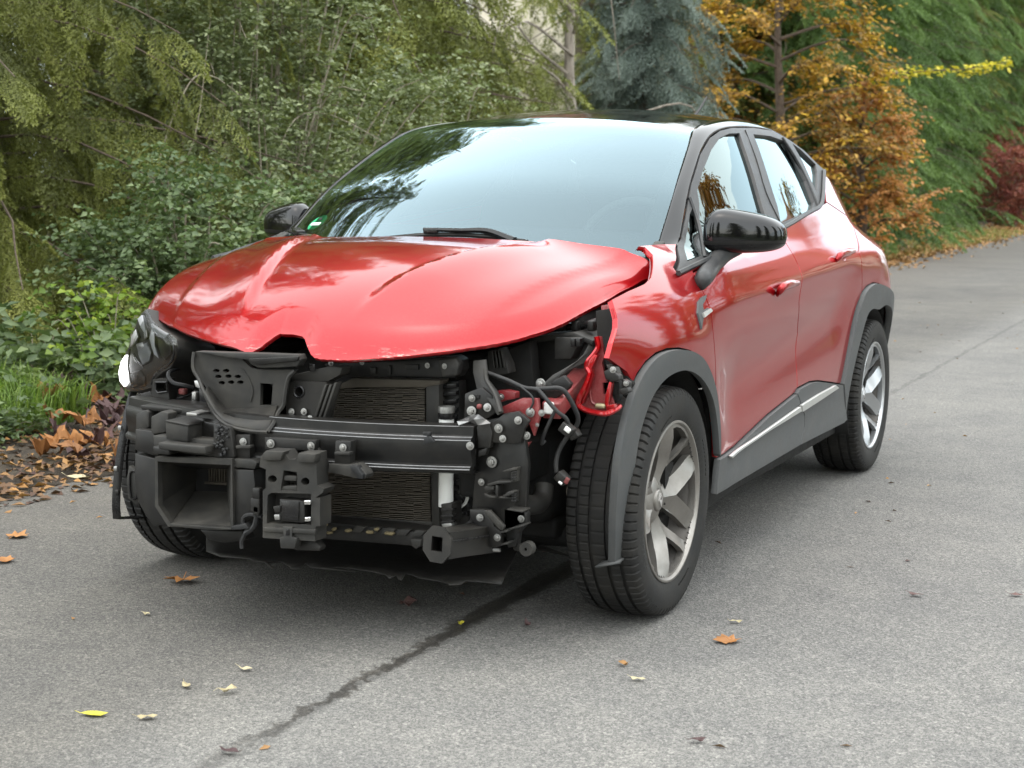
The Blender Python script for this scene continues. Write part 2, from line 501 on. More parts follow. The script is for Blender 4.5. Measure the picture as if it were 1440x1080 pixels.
# ------------------------------------------------------------------ ground, road, verge
def asphalt():
    mt, nt, b = newmat('asphalt'); c = coords(nt)
    sep = N(nt, 'ShaderNodeSeparateXYZ'); L(nt, c, sep.inputs[0])
    X, Y = sep.outputs[0], sep.outputs[1]
    v1 = N(nt, 'ShaderNodeTexVoronoi'); v1.inputs['Scale'].default_value = 150; L(nt, c, v1.inputs['Vector'])
    v2 = N(nt, 'ShaderNodeTexVoronoi'); v2.inputs['Scale'].default_value = 330; L(nt, c, v2.inputs['Vector'])
    hsv = N(nt, 'ShaderNodeSeparateColor'); L(nt, v1.outputs['Color'], hsv.inputs[0])
    hsv2 = N(nt, 'ShaderNodeSeparateColor'); L(nt, v2.outputs['Color'], hsv2.inputs[0])
    stones = ramp(nt, hsv.outputs[0], [(0, (.075, .073, .069)), (.3, (.118, .115, .107)), (.72, (.175, .169, .155)), (.93, (.26, .25, .225)), (1, (.34, .325, .29))])
    fine = ramp(nt, hsv2.outputs[1], [(0, (.06, .058, .055)), (.55, (.150, .145, .132)), (1, (.33, .315, .28))])
    col = mixc(nt, .5, stones.outputs[0], fine.outputs[0])
    n0 = noise(nt, c, .55, 5, .6, .4); n1 = noise(nt, c, 3.2, 6, .65); n2 = noise(nt, c, 14, 5, .7)
    col = mixc(nt, 1.0, col, ramp(nt, n0.outputs[0], [(.3, (.82, .82, .83)), (.7, (1.12, 1.11, 1.08))]).outputs[0], 'MULTIPLY')
    col = mixc(nt, 1.0, col, ramp(nt, n1.outputs[0], [(.3, (.86, .86, .86)), (.7, (1.10, 1.09, 1.06))]).outputs[0], 'MULTIPLY')
    # the older, darker lane beside the seam (towards the trees)
    wob = noise(nt, c, 2.6, 5, .65)
    xs = mth(nt, 'ADD', X, mth(nt, 'MULTIPLY', mth(nt, 'SUBTRACT', wob.outputs[0], .5), .10))
    lane = mth(nt, 'SUBTRACT', 1.0, N_smooth(nt, xs, -.10, .42))
    col = mixc(nt, mth(nt, 'MULTIPLY', lane, .75), col, mixc(nt, 1.0, col, (.66, .64, .61), 'MULTIPLY'))
    # dirt washed from the verge
    dirt = mth(nt, 'MULTIPLY', mth(nt, 'SUBTRACT', 1.0, N_smooth(nt, X, -2.4, -.9)), n1.outputs[0])
    col = mixc(nt, mth(nt, 'MULTIPLY', dirt, .55), col, (.085, .068, .05))
    # paving seam
    seam = mth(nt, 'SUBTRACT', 1.0, N_smooth(nt, mth(nt, 'ABSOLUTE', mth(nt, 'SUBTRACT', xs, .40)), .008, .028))
    seam = mth(nt, 'MULTIPLY', seam, ramp(nt, n2.outputs[0], [(.35, .25), (.6, 1)]).outputs[0])
    col = mixc(nt, mth(nt, 'MULTIPLY', seam, .55), col, (.055, .052, .047))
    # trail of leaked fluid running down the seam under the nose of the car
    wn1 = noise(nt, c, 7, 6, .7); wn2 = noise(nt, c, 38, 4, .7)
    wx = mth(nt, 'ADD', mth(nt, 'ADD', X, mth(nt, 'MULTIPLY', mth(nt, 'SUBTRACT', wn1.outputs[0], .5), .14)), mth(nt, 'MULTIPLY', mth(nt, 'SUBTRACT', wn2.outputs[0], .5), .11))
    halfw = mth(nt, 'ADD', .016, mth(nt, 'MULTIPLY', N_smooth(nt, Y, -.95, .25), .032))
    edge = mth(nt, 'SUBTRACT', halfw, mth(nt, 'ABSOLUTE', mth(nt, 'SUBTRACT', wx, .385)))
    wn3 = noise(nt, c, 110, 3, .7)
    edge = mth(nt, 'ADD', edge, mth(nt, 'MULTIPLY', mth(nt, 'SUBTRACT', wn3.outputs[0], .5), .045))
    wet = N_smooth(nt, edge, -.006, .006)
    yr = mth(nt, 'MULTIPLY', N_smooth(nt, Y, -1.85, -1.15), mth(nt, 'SUBTRACT', 1.0, N_smooth(nt, Y, .55, .9)))
    wet = mth(nt, 'MULTIPLY', wet, yr)
    pool = N_smooth(nt, mth(nt, 'ADD', mth(nt, 'SUBTRACT', .34, mth(nt, 'SQRT', mth(nt, 'ADD', mth(nt, 'MULTIPLY', mth(nt, 'SUBTRACT', X, .15), mth(nt, 'SUBTRACT', X, .15)), mth(nt, 'MULTIPLY', mth(nt, 'SUBTRACT', Y, .25), mth(nt, 'SUBTRACT', Y, .25))))), mth(nt, 'MULTIPLY', mth(nt, 'SUBTRACT', wn1.outputs[0], .5), .5)), 0.0, .05)
    wet = mth(nt, 'MAXIMUM', wet, mth(nt, 'MULTIPLY', pool, .3))
    col = mixc(nt, mth(nt, 'MULTIPLY', wet, .68), col, mixc(nt, 1.0, col, (.17, .145, .12), 'MULTIPLY'))
    col = mixc(nt, 1.0, col, (1.03, 1.045, 1.10), 'MULTIPLY')
    L(nt, col, b.inputs['Base Color'])
    L(nt, mth(nt, 'SUBTRACT', .88, mth(nt, 'MULTIPLY', wet, .40)), b.inputs['Roughness'])
    b.inputs['Specular IOR Level'].default_value = .35
    h = mth(nt, 'ADD', v1.outputs['Distance'], mth(nt, 'MULTIPLY', v2.outputs['Distance'], .5))
    bump(nt, b, h, .55, .004)
    return mt
def N_smooth(nt, val, a, b_):
    n = N(nt, 'ShaderNodeMapRange', interpolation_type='SMOOTHSTEP')
    n.inputs['From Min'].default_value = a; n.inputs['From Max'].default_value = b_
    if hasattr(val, 'is_output'): L(nt, val, n.inputs['Value'])
    return n.outputs['Result']
def soil():
    mt, nt, b = newmat('verge_soil'); c = coords(nt)
    n1 = noise(nt, c, 6, 6, .7); n2 = noise(nt, c, 60, 5, .7)
    col = ramp(nt, n1.outputs[0], [(.3, (.030, .022, .015)), (.55, (.065, .050, .034)), (.75, (.11, .085, .055))])
    L(nt, mixc(nt, 1.0, col.outputs[0], ramp(nt, n2.outputs[0], [(.3, .5), (.7, 1.4)]).outputs[0], 'MULTIPLY'), b.inputs['Base Color'])
    b.inputs['Roughness'].default_value = .95
    bump(nt, b, n2.outputs[0], .8, .02)
    return mt
def turf():
    mt, nt, b = newmat('distant_turf'); c = coords(nt)
    n1 = noise(nt, c, .8, 6, .7); n2 = noise(nt, c, 30, 5, .7)
    col = ramp(nt, n1.outputs[0], [(.3, (.04, .055, .018)), (.6, (.07, .085, .03)), (.8, (.11, .095, .045))])
    L(nt, mixc(nt, 1.0, col.outputs[0], ramp(nt, n2.outputs[0], [(.3, .6), (.7, 1.3)]).outputs[0], 'MULTIPLY'), b.inputs['Base Color'])
    b.inputs['Roughness'].default_value = .95
    return mt
g = mesh('ground', [(-260, -200, -.05), (260, -200, -.05), (260, 320, -.05), (-260, 320, -.05)], [(0, 1, 2, 3)], turf(), None, None)
tag(g, 'flat grassy land under everything', None, None, 'structure')
def edge_x(y): return np.interp(y, [-30, .5, 2, 6, 15, 22, 35, 45, 90, 160], [-2.0, -2.05, -2.0, -2.3, -2.85, -3.15, -3.6, -4.0, -5.0, -6.5])
ys = np.concatenate([np.arange(-30, 50, .25), np.arange(50, 160, 4.0)])
V, Fc = [], []
for i, y in enumerate(ys):
    w_ = edge_x(y) + .06 * math.sin(y * 2.3) + .04 * math.sin(y * 5.9 + 1) + rng.normal(0, .02)
    V += [(w_, y, .0), (w_ - .05, y, -.04), (5.6 + .02 * math.sin(y), y, 0)]
    if i:
        k = 3 * i
        Fc += [(k - 3, k - 1, k + 2, k), (k - 3, k, k + 1, k - 2)]
road = mesh('road', V, Fc, asphalt(), None, None); tag(road, 'worn grey asphalt road with a seam along it', None, None, 'structure')
V, Fc = [], []
xs_ = np.linspace(0, 1, 26)
yv = np.concatenate([np.arange(-30, 50, .6), np.arange(50, 160, 6.0)])
for i, y in enumerate(yv):
    for j, t in enumerate(xs_):
        x = edge_x(y) + .10 - 26 * t ** 1.8
        z = -.022 + .16 * float(sstep(.1, 1.6, -(x - edge_x(y)))) + .05 * math.sin(x * 2.1 + y) * t + rng.normal(0, .012) * min(1, 8 * t)
        V.append((x, y, z))
        if i and j:
            k = i * 26 + j
            Fc.append((k - 27, k - 26, k, k - 1))
verge = mesh('verge', V, Fc, soil(), None, 180); tag(verge, 'bare brown earth under the trees beside the road', None, None, 'structure')
def verge_z(x, y):
    return -.022 + .16 * sstep(.1, 1.6, -(x - edge_x(y)))
V = [(5.58, -30, .0), (5.72, -30, .0), (5.72, 160, .0), (5.58, 160, .0), (5.58, -30, .11), (5.72, -30, .11), (5.72, 160, .11), (5.58, 160, .11)]
k_ = mesh('kerb', V, [(0, 1, 5, 4), (1, 2, 6, 5), (2, 3, 7, 6), (3, 0, 4, 7), (4, 5, 6, 7)], plastic('kerb_stone', (.26, .25, .23), .85, .5), None, None); tag(k_, 'low stone kerb along the far side of the road', None, None, 'structure')

# ------------------------------------------------------------------ foliage
def leafmat(name, stops, rough=.5, trans=.3, nscale=1.2, spec=.35):
    mt, nt, b = newmat(name)
    at = N(nt, 'ShaderNodeAttribute', attribute_name='tint')
    c = coords(nt); n1 = noise(nt, c, nscale, 3, .6)
    f = mth(nt, 'ADD', mth(nt, 'MULTIPLY', at.outputs['Fac'], .75), mth(nt, 'MULTIPLY', mth(nt, 'SUBTRACT', n1.outputs[0], .35), .8), clamp=True)
    col = ramp(nt, f, stops)
    L(nt, col.outputs[0], b.inputs['Base Color'])
    b.inputs['Roughness'].default_value = rough
    b.inputs['Specular IOR Level'].default_value = spec
    tr = N(nt, 'ShaderNodeBsdfTranslucent'); L(nt, mixc(nt, 1.0, col.outputs[0], (1.0, 1.1, .6), 'MULTIPLY'), tr.inputs[0])
    mx = N(nt, 'ShaderNodeMixShader'); mx.inputs[0].default_value = trans
    L(nt, b.outputs[0], mx.inputs[1]); L(nt, tr.outputs[0], mx.inputs[2])
    L(nt, mx.outputs[0], nt.nodes['Material Output'].inputs[0])
    return mt
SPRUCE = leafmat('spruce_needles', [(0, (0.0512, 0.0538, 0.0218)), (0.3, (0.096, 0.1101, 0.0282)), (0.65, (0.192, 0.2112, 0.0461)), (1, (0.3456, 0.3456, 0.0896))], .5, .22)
SPRUCE2 = leafmat('fresh_green_needles', [(0, (0.0312, 0.0562, 0.0175)), (0.4, (0.0688, 0.125, 0.03)), (0.75, (0.125, 0.2063, 0.0475)), (1, (0.2, 0.3, 0.075))], .5, .22)
BLUES = leafmat('blue_spruce_needles', [(0, (.05, .072, .055)), (.5, (.125, .165, .14)), (1, (.25, .30, .265))], .55, .15)
PRIVET = leafmat('grey_green_leaves', [(0, (0.084, 0.1064, 0.047)), (0.45, (0.1736, 0.2072, 0.1008)), (0.8, (0.2912, 0.3304, 0.1736)), (1, (0.4032, 0.4256, 0.1904))], .42, .3)
DEEPL = leafmat('deep_green_leaves', [(0, (0.0455, 0.0845, 0.0364)), (0.5, (0.0975, 0.1625, 0.0715)), (1, (0.195, 0.273, 0.1105))], .4, .3)
MIDL = leafmat('mid_green_leaves', [(0, (0.0607, 0.0945, 0.0405)), (0.5, (0.1283, 0.1823, 0.081)), (1, (0.243, 0.297, 0.135))], .42, .3)
WEED = leafmat('yellow_green_leaves', [(0, (.07, .13, .025)), (.5, (.17, .26, .04)), (.85, (.34, .40, .06)), (1, (.42, .40, .07))], .45, .35)
GRASS = leafmat('grass_blades', [(0, (.08, .12, .03)), (.5, (.15, .25, .045)), (1, (.30, .36, .10))], .5, .35)
AUTUMN = leafmat('autumn_leaves', [(0, (0.0715, 0.066, 0.0264)), (0.3, (0.198, 0.1375, 0.044)), (0.55, (0.418, 0.231, 0.0495)), (0.8, (0.638, 0.385, 0.055)), (1, (0.77, 0.572, 0.066))], .5, .35, .7)
COPPER = leafmat('copper_leaves', [(0, (0.23, 0.1035, 0.0345)), (0.5, (0.483, 0.2185, 0.069)), (1, (0.6325, 0.345, 0.1265))], .5, .35, .9)
REDB = leafmat('red_shrub_leaves', [(0, (.12, .035, .03)), (.5, (.26, .07, .055)), (1, (.40, .17, .10))], .5, .35)
LITTER = leafmat('leaf_litter', [(0, (.06, .033, .032)), (.28, (.12, .07, .045)), (.5, (.24, .14, .065)), (.75, (.42, .22, .075)), (1, (.55, .38, .19))], .7, .1, 3.0)
OCHRE = leafmat('dry_maple_leaf', [(0, (.20, .09, .035)), (.5, (.40, .18, .06)), (1, (.52, .29, .12))], .6, .15, 9.0)
PLUM = leafmat('purple_dead_leaf', [(0, (.05, .028, .032)), (1, (.16, .09, .08))], .6, .1, 9)
YELLOWL = leafmat('yellow_leaf', [(0, (.62, .55, .06)), (1, (.72, .64, .09))], .5, .2, 9)
PALEL = leafmat('pale_dry_leaf', [(0, (.40, .33, .19)), (1, (.55, .49, .32))], .6, .1, 9)
def bark(name, a, b_):
    mt, nt, b = newmat(name); c = coords(nt)
    mp = N(nt, 'ShaderNodeMapping'); mp.inputs['Scale'].default_value = (1, 1, .25); L(nt, c, mp.inputs[0])
    n1 = noise(nt, mp.outputs[0], 30, 6, .7)
    L(nt, ramp(nt, n1.outputs[0], [(.3, a), (.7, b_)]).outputs[0], b.inputs['Base Color'])
    b.inputs['Roughness'].default_value = .9; bump(nt, b, n1.outputs[0], .8, .01)
    return mt
BARK = bark('spruce_bark', (.05, .035, .025), (.16, .12, .09))
BARKG = bark('grey_bark', (.12, .10, .08), (.34, .30, .25))
TWIG = bark('dry_twig', (.16, .13, .09), (.40, .36, .28))

def basis(d, roll=None):
    d = d / (np.linalg.norm(d, axis=-1, keepdims=True) + 1e-9)
    a = np.where(np.abs(d[..., 2:3]) < .95, np.array([0, 0, 1.0]), np.array([1.0, 0, 0]))
    s = np.cross(a, d); s /= (np.linalg.norm(s, axis=-1, keepdims=True) + 1e-9)
    u = np.cross(d, s)
    if roll is not None:
        c, w = np.cos(roll)[..., None], np.sin(roll)[..., None]
        s, u = s * c + u * w, u * c - s * w
    return d, s, u
def spray(ntw, nneed, nl, nw, rg):
    """a conifer spray one unit long: axis, side twigs, needles.  returns verts, tris, tip factor."""
    V, Fc, T = [], [], []
    def needle_row(p0, p1, n, s0, s1):
        d = p1 - p0; ln = np.linalg.norm(d); dd, s, u = basis(d)
        for k in range(n):
            t = (k + rg.random()) / n; ph = rg.random() * 6.283
            q = p0 + d * t
            nd = dd * .75 + (s * math.cos(ph) + u * math.sin(ph)) * .85
            nd /= np.linalg.norm(nd)
            sd = np.cross(nd, s * math.sin(ph) - u * math.cos(ph) + dd * .01); sd /= (np.linalg.norm(sd) + 1e-9)
            b = len(V); l = nl * (.8 + .4 * rg.random())
            V.extend([q - sd * nw, q + sd * nw, q + nd * l]); Fc.append((b, b + 1, b + 2))
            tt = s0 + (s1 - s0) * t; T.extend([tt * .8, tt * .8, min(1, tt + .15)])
    ax = lambda s: np.array([s, 0, -.22 * s * s])
    needle_row(ax(.1), ax(.55), nneed, .1, .5); needle_row(ax(.55), ax(1.0), nneed, .5, 1)
    for k in range(ntw):
        s = .12 + .82 * k / ntw + rg.uniform(-.02, .02); sg = 1 if k % 2 else -1
        l = (.27 * (1 - s) + .13) * rg.uniform(.8, 1.2)
        d = np.array([.72, sg * .72, -.25 - .25 * rg.random()]); d /= np.linalg.norm(d)
        p0 = ax(s); needle_row(p0, p0 + d * l, nneed, .35, 1.0)
        # stem sliver
        b = len(V); V.extend([p0 + [0, 0, .004], p0 - [0, 0, .004], p0 + d * l]); Fc.append((b, b + 1, b + 2)); T.extend([0, 0, 0])
    return np.array(V), np.array(Fc), np.array(T)
def scatter(tmpl, pos, dirs, scale, roll, tint, rg):
    V, Fc, T = tmpl
    d, s, u = basis(dirs, roll)
    W = pos[:, None, :] + scale[:, None, None] * (V[None, :, 0:1] * d[:, None] + V[None, :, 1:2] * s[:, None] + V[None, :, 2:3] * u[:, None])
    n, m_ = len(pos), len(V)
    F2 = (Fc[None] + (np.arange(n) * m_)[:, None, None]).reshape(-1, 3)
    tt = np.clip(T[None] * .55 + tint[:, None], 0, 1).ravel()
    return W.reshape(-1, 3), F2, tt
def spruce_geo(H, R, nb, tmpl, seed, h0=.35, slen=.5, per=9, hang=.5, power=.75):
    rg = np.random.default_rng(seed)
    pos, dirs, sc, roll, tint = [], [], [], [], []
    BV, BF = tube_geo([(0, 0, -.1), (.03, .02, H * .3), (0, .03, H * .65), (0, 0, H)], [.16 * H / 10, .13 * H / 10, .07 * H / 10, .01], 10)
    BV = list(BV); BF = list(BF)
    for i in range(nb):
        f = (i + rg.random()) / nb
        h = h0 + (H * .97 - h0) * f ** 1.15
        Lb = R * (1 - h / H) ** power * rg.uniform(.65, 1.15) + .15
        a = i * 2.39996 + rg.uniform(-.4, .4)
        dr = rg.uniform(.25, .6)
        path = []
        for k in range(6):
            s = k / 5
            r = Lb * s
            path.append(np.array([r * math.cos(a) + .04 * math.sin(7 * s + i), r * math.sin(a), h + Lb * (.16 * s - dr * s * s + .10 * s ** 4)]))
        v, f_ = tube_geo(path, list(np.linspace(.014, .004, 6) * (H / 10)), 5, False)
        b = len(BV); BV += v; BF += [tuple(x + b for x in q) for q in f_]
        P = np.array(catmull(path, 4)); nP = len(P)
        nsp = max(3, int(per * Lb / R * 1.3) + 2)
        bt = rg.uniform(0, .3)
        for k in range(nsp):
            s = .08 + .92 * (k + rg.random() * .6) / nsp
            j = min(int(s * (nP - 1)), nP - 2)
            t = P[j + 1] - P[j]; t /= np.linalg.norm(t)
            side = np.array([-t[1], t[0], 0.0]); sg = rg.choice([-1, 1])
            d = t * rg.uniform(.4, 1.0) + side * sg * rg.uniform(.3, 1.0) + np.array([0, 0, -hang * rg.uniform(.4, 1.6)])
            pos.append(P[j]); dirs.append(d); sc.append(slen * rg.uniform(.6, 1.2) * (1.15 - .5 * s)); roll.append(rg.uniform(-.6, .6)); tint.append(bt + rg.uniform(-.1, .25))
        pos.append(P[-2]); dirs.append(t + [0, 0, -.2]); sc.append(slen * .8); roll.append(0); tint.append(bt + .2)
    W, F2, tt = scatter(tmpl, np.array(pos), np.array(dirs), np.array(sc), np.array(roll), np.array(tint), rg)
    return (BV, BF), (W, F2, tt)
def tree_thing(name, loc, wood, crown, wmat, cmat, label, cat, group=None, rot=0, sc=1.0):
    o = empty(name, loc); o.rotation_euler = (0, 0, rot); o.scale = (sc, sc, sc)
    tag(o, label, cat, group)
    if wood: mesh('trunk', wood[0], wood[1], wmat, o, 60)
    c = raw('crown', crown[0], crown[1], cmat, o); attr(c, 'tint', crown[2])
    return o
def copy_thing(src, loc, rot, sc, label, cat=None, group=None, cmat=None, name=None):
    o = src.copy(); link(o); o.location = loc; o.rotation_euler = (0, 0, rot); o.scale = (sc, sc, sc)
    tag(o, label, cat, group)
    if name: o.name = name
    if not group and 'group' in o: del o['group']
    for ch in src.children:
        k = ch.copy(); link(k); k.parent = o
        if cmat and ch.name.startswith('crown'):
            k.material_slots[0].link = 'OBJECT'; k.material_slots[0].material = cmat
    return o
rgs = np.random.default_rng(3)
T_HI = spray(24, 30, .034, .0072, rgs)
T_LO = spray(17, 11, .055, .014, rgs)
T_LO2 = spray(17, 12, .075, .014, rgs)
wood, crown = spruce_geo(8.6, 2.9, 150, T_HI, 11, .15, .60, 13, .9)
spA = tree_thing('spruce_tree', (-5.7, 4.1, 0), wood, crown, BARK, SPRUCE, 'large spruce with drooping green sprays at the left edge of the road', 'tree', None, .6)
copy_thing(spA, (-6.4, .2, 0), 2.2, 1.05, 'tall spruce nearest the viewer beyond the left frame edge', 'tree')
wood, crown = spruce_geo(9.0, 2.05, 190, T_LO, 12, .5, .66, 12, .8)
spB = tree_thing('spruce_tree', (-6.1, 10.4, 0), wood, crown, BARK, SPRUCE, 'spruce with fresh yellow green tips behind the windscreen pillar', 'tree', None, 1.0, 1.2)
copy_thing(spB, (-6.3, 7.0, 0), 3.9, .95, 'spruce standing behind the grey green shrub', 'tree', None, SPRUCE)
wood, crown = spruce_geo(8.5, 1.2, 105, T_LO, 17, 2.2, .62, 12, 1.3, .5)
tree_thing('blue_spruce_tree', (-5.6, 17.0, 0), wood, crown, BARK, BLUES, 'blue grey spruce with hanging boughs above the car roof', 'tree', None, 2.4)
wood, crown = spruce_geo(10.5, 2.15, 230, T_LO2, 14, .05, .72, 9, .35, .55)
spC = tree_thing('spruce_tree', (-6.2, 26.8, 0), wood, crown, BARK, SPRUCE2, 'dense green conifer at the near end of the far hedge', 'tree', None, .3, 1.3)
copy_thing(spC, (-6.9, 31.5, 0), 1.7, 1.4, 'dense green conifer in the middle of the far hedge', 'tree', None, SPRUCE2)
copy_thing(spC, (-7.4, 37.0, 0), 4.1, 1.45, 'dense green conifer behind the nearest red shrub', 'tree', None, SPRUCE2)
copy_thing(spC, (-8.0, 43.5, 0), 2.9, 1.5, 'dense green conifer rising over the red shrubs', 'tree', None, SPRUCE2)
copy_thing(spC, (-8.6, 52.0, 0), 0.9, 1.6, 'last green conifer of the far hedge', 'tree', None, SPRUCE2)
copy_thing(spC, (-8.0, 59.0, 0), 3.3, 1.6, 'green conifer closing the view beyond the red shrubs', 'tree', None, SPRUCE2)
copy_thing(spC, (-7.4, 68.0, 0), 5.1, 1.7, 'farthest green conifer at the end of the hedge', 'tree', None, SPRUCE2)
for i, (x, y, r_, s_) in enumerate(((-9.5, 3.0, .4, 1.0), (-9.8, 7.5, 2.2, 1.1), (-10.2, 12.5, 4.0, 1.6), (-9.9, 16.0, 3.0, 1.6), (-11.2, 42.0, 2.9, 1.1), (-10.4, 31.0, 5.1, 1.05), (-9.0, 25.2, 1.2, 1.75), (-9.0, 48.0, 3.0, 1.1), (-8.0, 56.0, .7, 1.3), (-6.8, 63.0, 1.7, 1.5), (-6.2, 74.0, 2.7, 1.6), (-4.6, 92.0, 2.0, 1.6))):
    copy_thing(spB, (x, y, 0), r_, s_, 'dark spruce in the second row, behind the roadside trees', 'tree', 'spruces of the second row', SPRUCE)

# broad-leaved shrubs: stems and leaves
def leaves_geo(P, D, ln, wd, rg, fold=.25, tint=None, flat=0.0):
    """a folded four-sided blade for every point."""
    n = len(P)
    d, s, u = basis(D, rg.uniform(-1.2, 1.2, n) * (1 - flat))
    l = ln * rg.uniform(.6, 1.25, n); w = wd * rg.uniform(.75, 1.2, n)
    base = P; tip = P + d * l[:, None] - u * (l * .18)[:, None]
    mid = P + d * (l * .45)[:, None]
    lf = mid + s * w[:, None] + u * (w * fold)[:, None]; rt_ = mid - s * w[:, None] + u * (w * fold)[:, None]
    V = np.stack([base, lf, tip, rt_], 1).reshape(-1, 3)
    k = np.arange(n)[:, None] * 4
    Fc = np.concatenate([k + np.array([0, 2, 1]), k + np.array([0, 3, 2])], 0)
    tt = rg.uniform(0, 1, n) if tint is None else np.clip(tint + rg.uniform(-.25, .25, n), 0, 1)
    return V, Fc, np.repeat(tt, 4)
def shrub_geo(n_stem, height, spread, n_twig, lpt, ln, wd, seed, droop=.3, shell=.0, lo=0.0, twl=.28, stemr=.010):
    rg = np.random.default_rng(seed)
    SV, SF = [], []; P, D, Tn = [], [], []
    stems = []
    for i in range(n_stem):
        a = rg.uniform(0, 6.283); r = spread * math.sqrt(rg.random()); hh = height * (1 - .45 * (r / spread) ** 2) * rg.uniform(.75, 1.1)
        b0 = np.array([r * .35 * math.cos(a), r * .35 * math.sin(a), -.05])
        pth = [b0, np.array([r * .6 * math.cos(a), r * .6 * math.sin(a), hh * .45]), np.array([r * math.cos(a + .2), r * math.sin(a + .2), hh * .85]), np.array([r * 1.2 * math.cos(a + .3), r * 1.2 * math.sin(a + .3), hh * rg.uniform(.8, 1.0)])]
        pth = catmull(pth, 4); stems.append(np.array(pth))
        v, f_ = tube_geo(pth, list(np.linspace(stemr, stemr * .3, len(pth))), 5, False)
        b = len(SV); SV += v; SF += [tuple(x + b for x in q) for q in f_]
    for k in range(n_twig):
        S_ = stems[rg.integers(len(stems))]
        f = lo + (1 - lo) * rg.random() ** .8
        p = S_[min(int(f * (len(S_) - 1)), len(S_) - 1)] + rg.normal(0, .08, 3)
        a = rg.uniform(0, 6.283)
        d = np.array([math.cos(a), math.sin(a), rg.uniform(-.3, .8)]); d /= np.linalg.norm(d)
        L_ = twl * rg.uniform(.5, 1.4); bt = rg.uniform(.1, .8)
        for j in range(lpt):
            s = (j + .5) / lpt
            q = p + d * L_ * s + np.array([0, 0, -droop * L_ * s * s])
            az = a + (1 if j % 2 else -1) * rg.uniform(.6, 1.3)
            P.append(q); D.append([math.cos(az), math.sin(az), rg.uniform(-.5, .5)]); Tn.append(bt)
    V, Fc, tt = leaves_geo(np.array(P), np.array(D), ln, wd, rg, .25, np.array(Tn))
    return (SV, SF), (V, Fc, tt)
w_, c_ = shrub_geo(46, 3.6, 1.35, 2900, 11, .048, .0125, 21, .3, 0, .15)
shA = tree_thing('privet_shrub', (-4.6, 6.0, .1), w_, c_, TWIG, PRIVET, 'tall grey green small-leaved shrub behind the bonnet', 'shrub')
w_, c_ = shrub_geo(30, 1.7, .95, 1900, 9, .045, .013, 22, .35, 0, .1)
shB = tree_thing('privet_shrub', (-3.85, 5.1, .1), w_, c_, TWIG, PRIVET, 'low grey green shrub beside the far door mirror', 'shrub')
copy_thing(shB, (-4.3, 8.0, .1), 2.0, 1.25, 'rounded grey green shrub behind the windscreen pillar', 'shrub', None, None, 'privet_shrub')
w_, c_ = shrub_geo(22, 1.35, .75, 1400, 9, .046, .0145, 23, .35, 0, .05)
shC = tree_thing('broadleaf_shrub', (-3.55, 3.75, .08), w_, c_, TWIG, MIDL, 'dense mid green bush behind the headlamp', 'shrub')
copy_thing(shC, (-3.5, 4.6, .08), 1.9, .9, 'mid green bush between the headlamp and the low shrub', 'shrub', None, None, 'broadleaf_shrub')
w_, c_ = shrub_geo(12, .62, .34, 105, 6, .055, .022, 24, .4, 0, .05, .2, .005)
weA = tree_thing('yellow_green_weed', (-3.25, 2.5, .08), w_, c_, TWIG, WEED, 'yellow green broad-leaved weed right behind the headlamp', 'plant')
copy_thing(weA, (-3.6, 3.0, .1), 2.3, .8, 'smaller yellow green weed a little left of the headlamp', 'plant')
w_, c_ = shrub_geo(14, .36, .45, 190, 6, .075, .022, 25, .5, 0, .05, .2, .004)
weB = tree_thing('nettle_plant', (-3.1, 2.25, .05), w_, c_, TWIG, MIDL, 'low green weed over the heap of brown leaves', 'plant')
copy_thing(weB, (-3.55, 2.1, .08), 1.0, 1.1, 'low green weed at the edge of the bright grass', 'plant')
copy_thing(weB, (-2.95, 1.25, .02), 3.0, .55, 'small green seedling among litter at the left edge', 'plant')
# bare arching canes in front of the shrubs
for i, (p0, p1, p2, lab) in enumerate((((-4.0, 4.6, .2), (-3.7, 5.3, 1.75), (-3.2, 6.1, 1.35), 'long dry cane arching over the low shrub'), ((-4.4, 4.2, .9), (-4.1, 4.7, 1.95), (-3.9, 5.5, 1.35), 'thin dry cane slanting in front of the large spruce'), ((-4.4, 4.0, .2), (-4.1, 4.4, 1.5), (-4.3, 4.9, 2.4), 'bare dead stem standing before the large spruce'))):
    o = tube('dry_cane', [np.array(p0), np.array(p1) * .5 + np.array(p0) * .5 + np.array([0, 0, .35]), np.array(p1), np.array(p2)], [.006, .005, .004, .002], TWIG, None, 6, 6)
    tag(o, lab, 'cane')
# slim bare-stemmed tree left of the blue spruce
rg = np.random.default_rng(5)
o = empty('bare_tree', (-5.3, 13.6, 0)); tag(o, 'slim leafless tree with grey forked stem above the roof', 'tree')
tube('trunk', [(0, 0, -.1), (.05, 0, 1.5), (-.08, .1, 3.0), (.05, .2, 5.5)], [.09, .08, .06, .03], BARKG, o, 9, 5)
for i in range(16):
    h = 1.2 + i * .27; a = rg.uniform(0, 6.28); l = rg.uniform(.8, 1.9)
    tube('branch', [(0, .05, h), (l * .4 * math.cos(a), l * .4 * math.sin(a), h + .35), (l * .8 * math.cos(a + .3), l * .8 * math.sin(a + .3), h + .4 + rg.uniform(-.5, .4)), (l * math.cos(a + .4), l * math.sin(a + .4), h + rg.uniform(-.6, .6))], [.022, .016, .010, .004], BARKG, o, 5, 4)
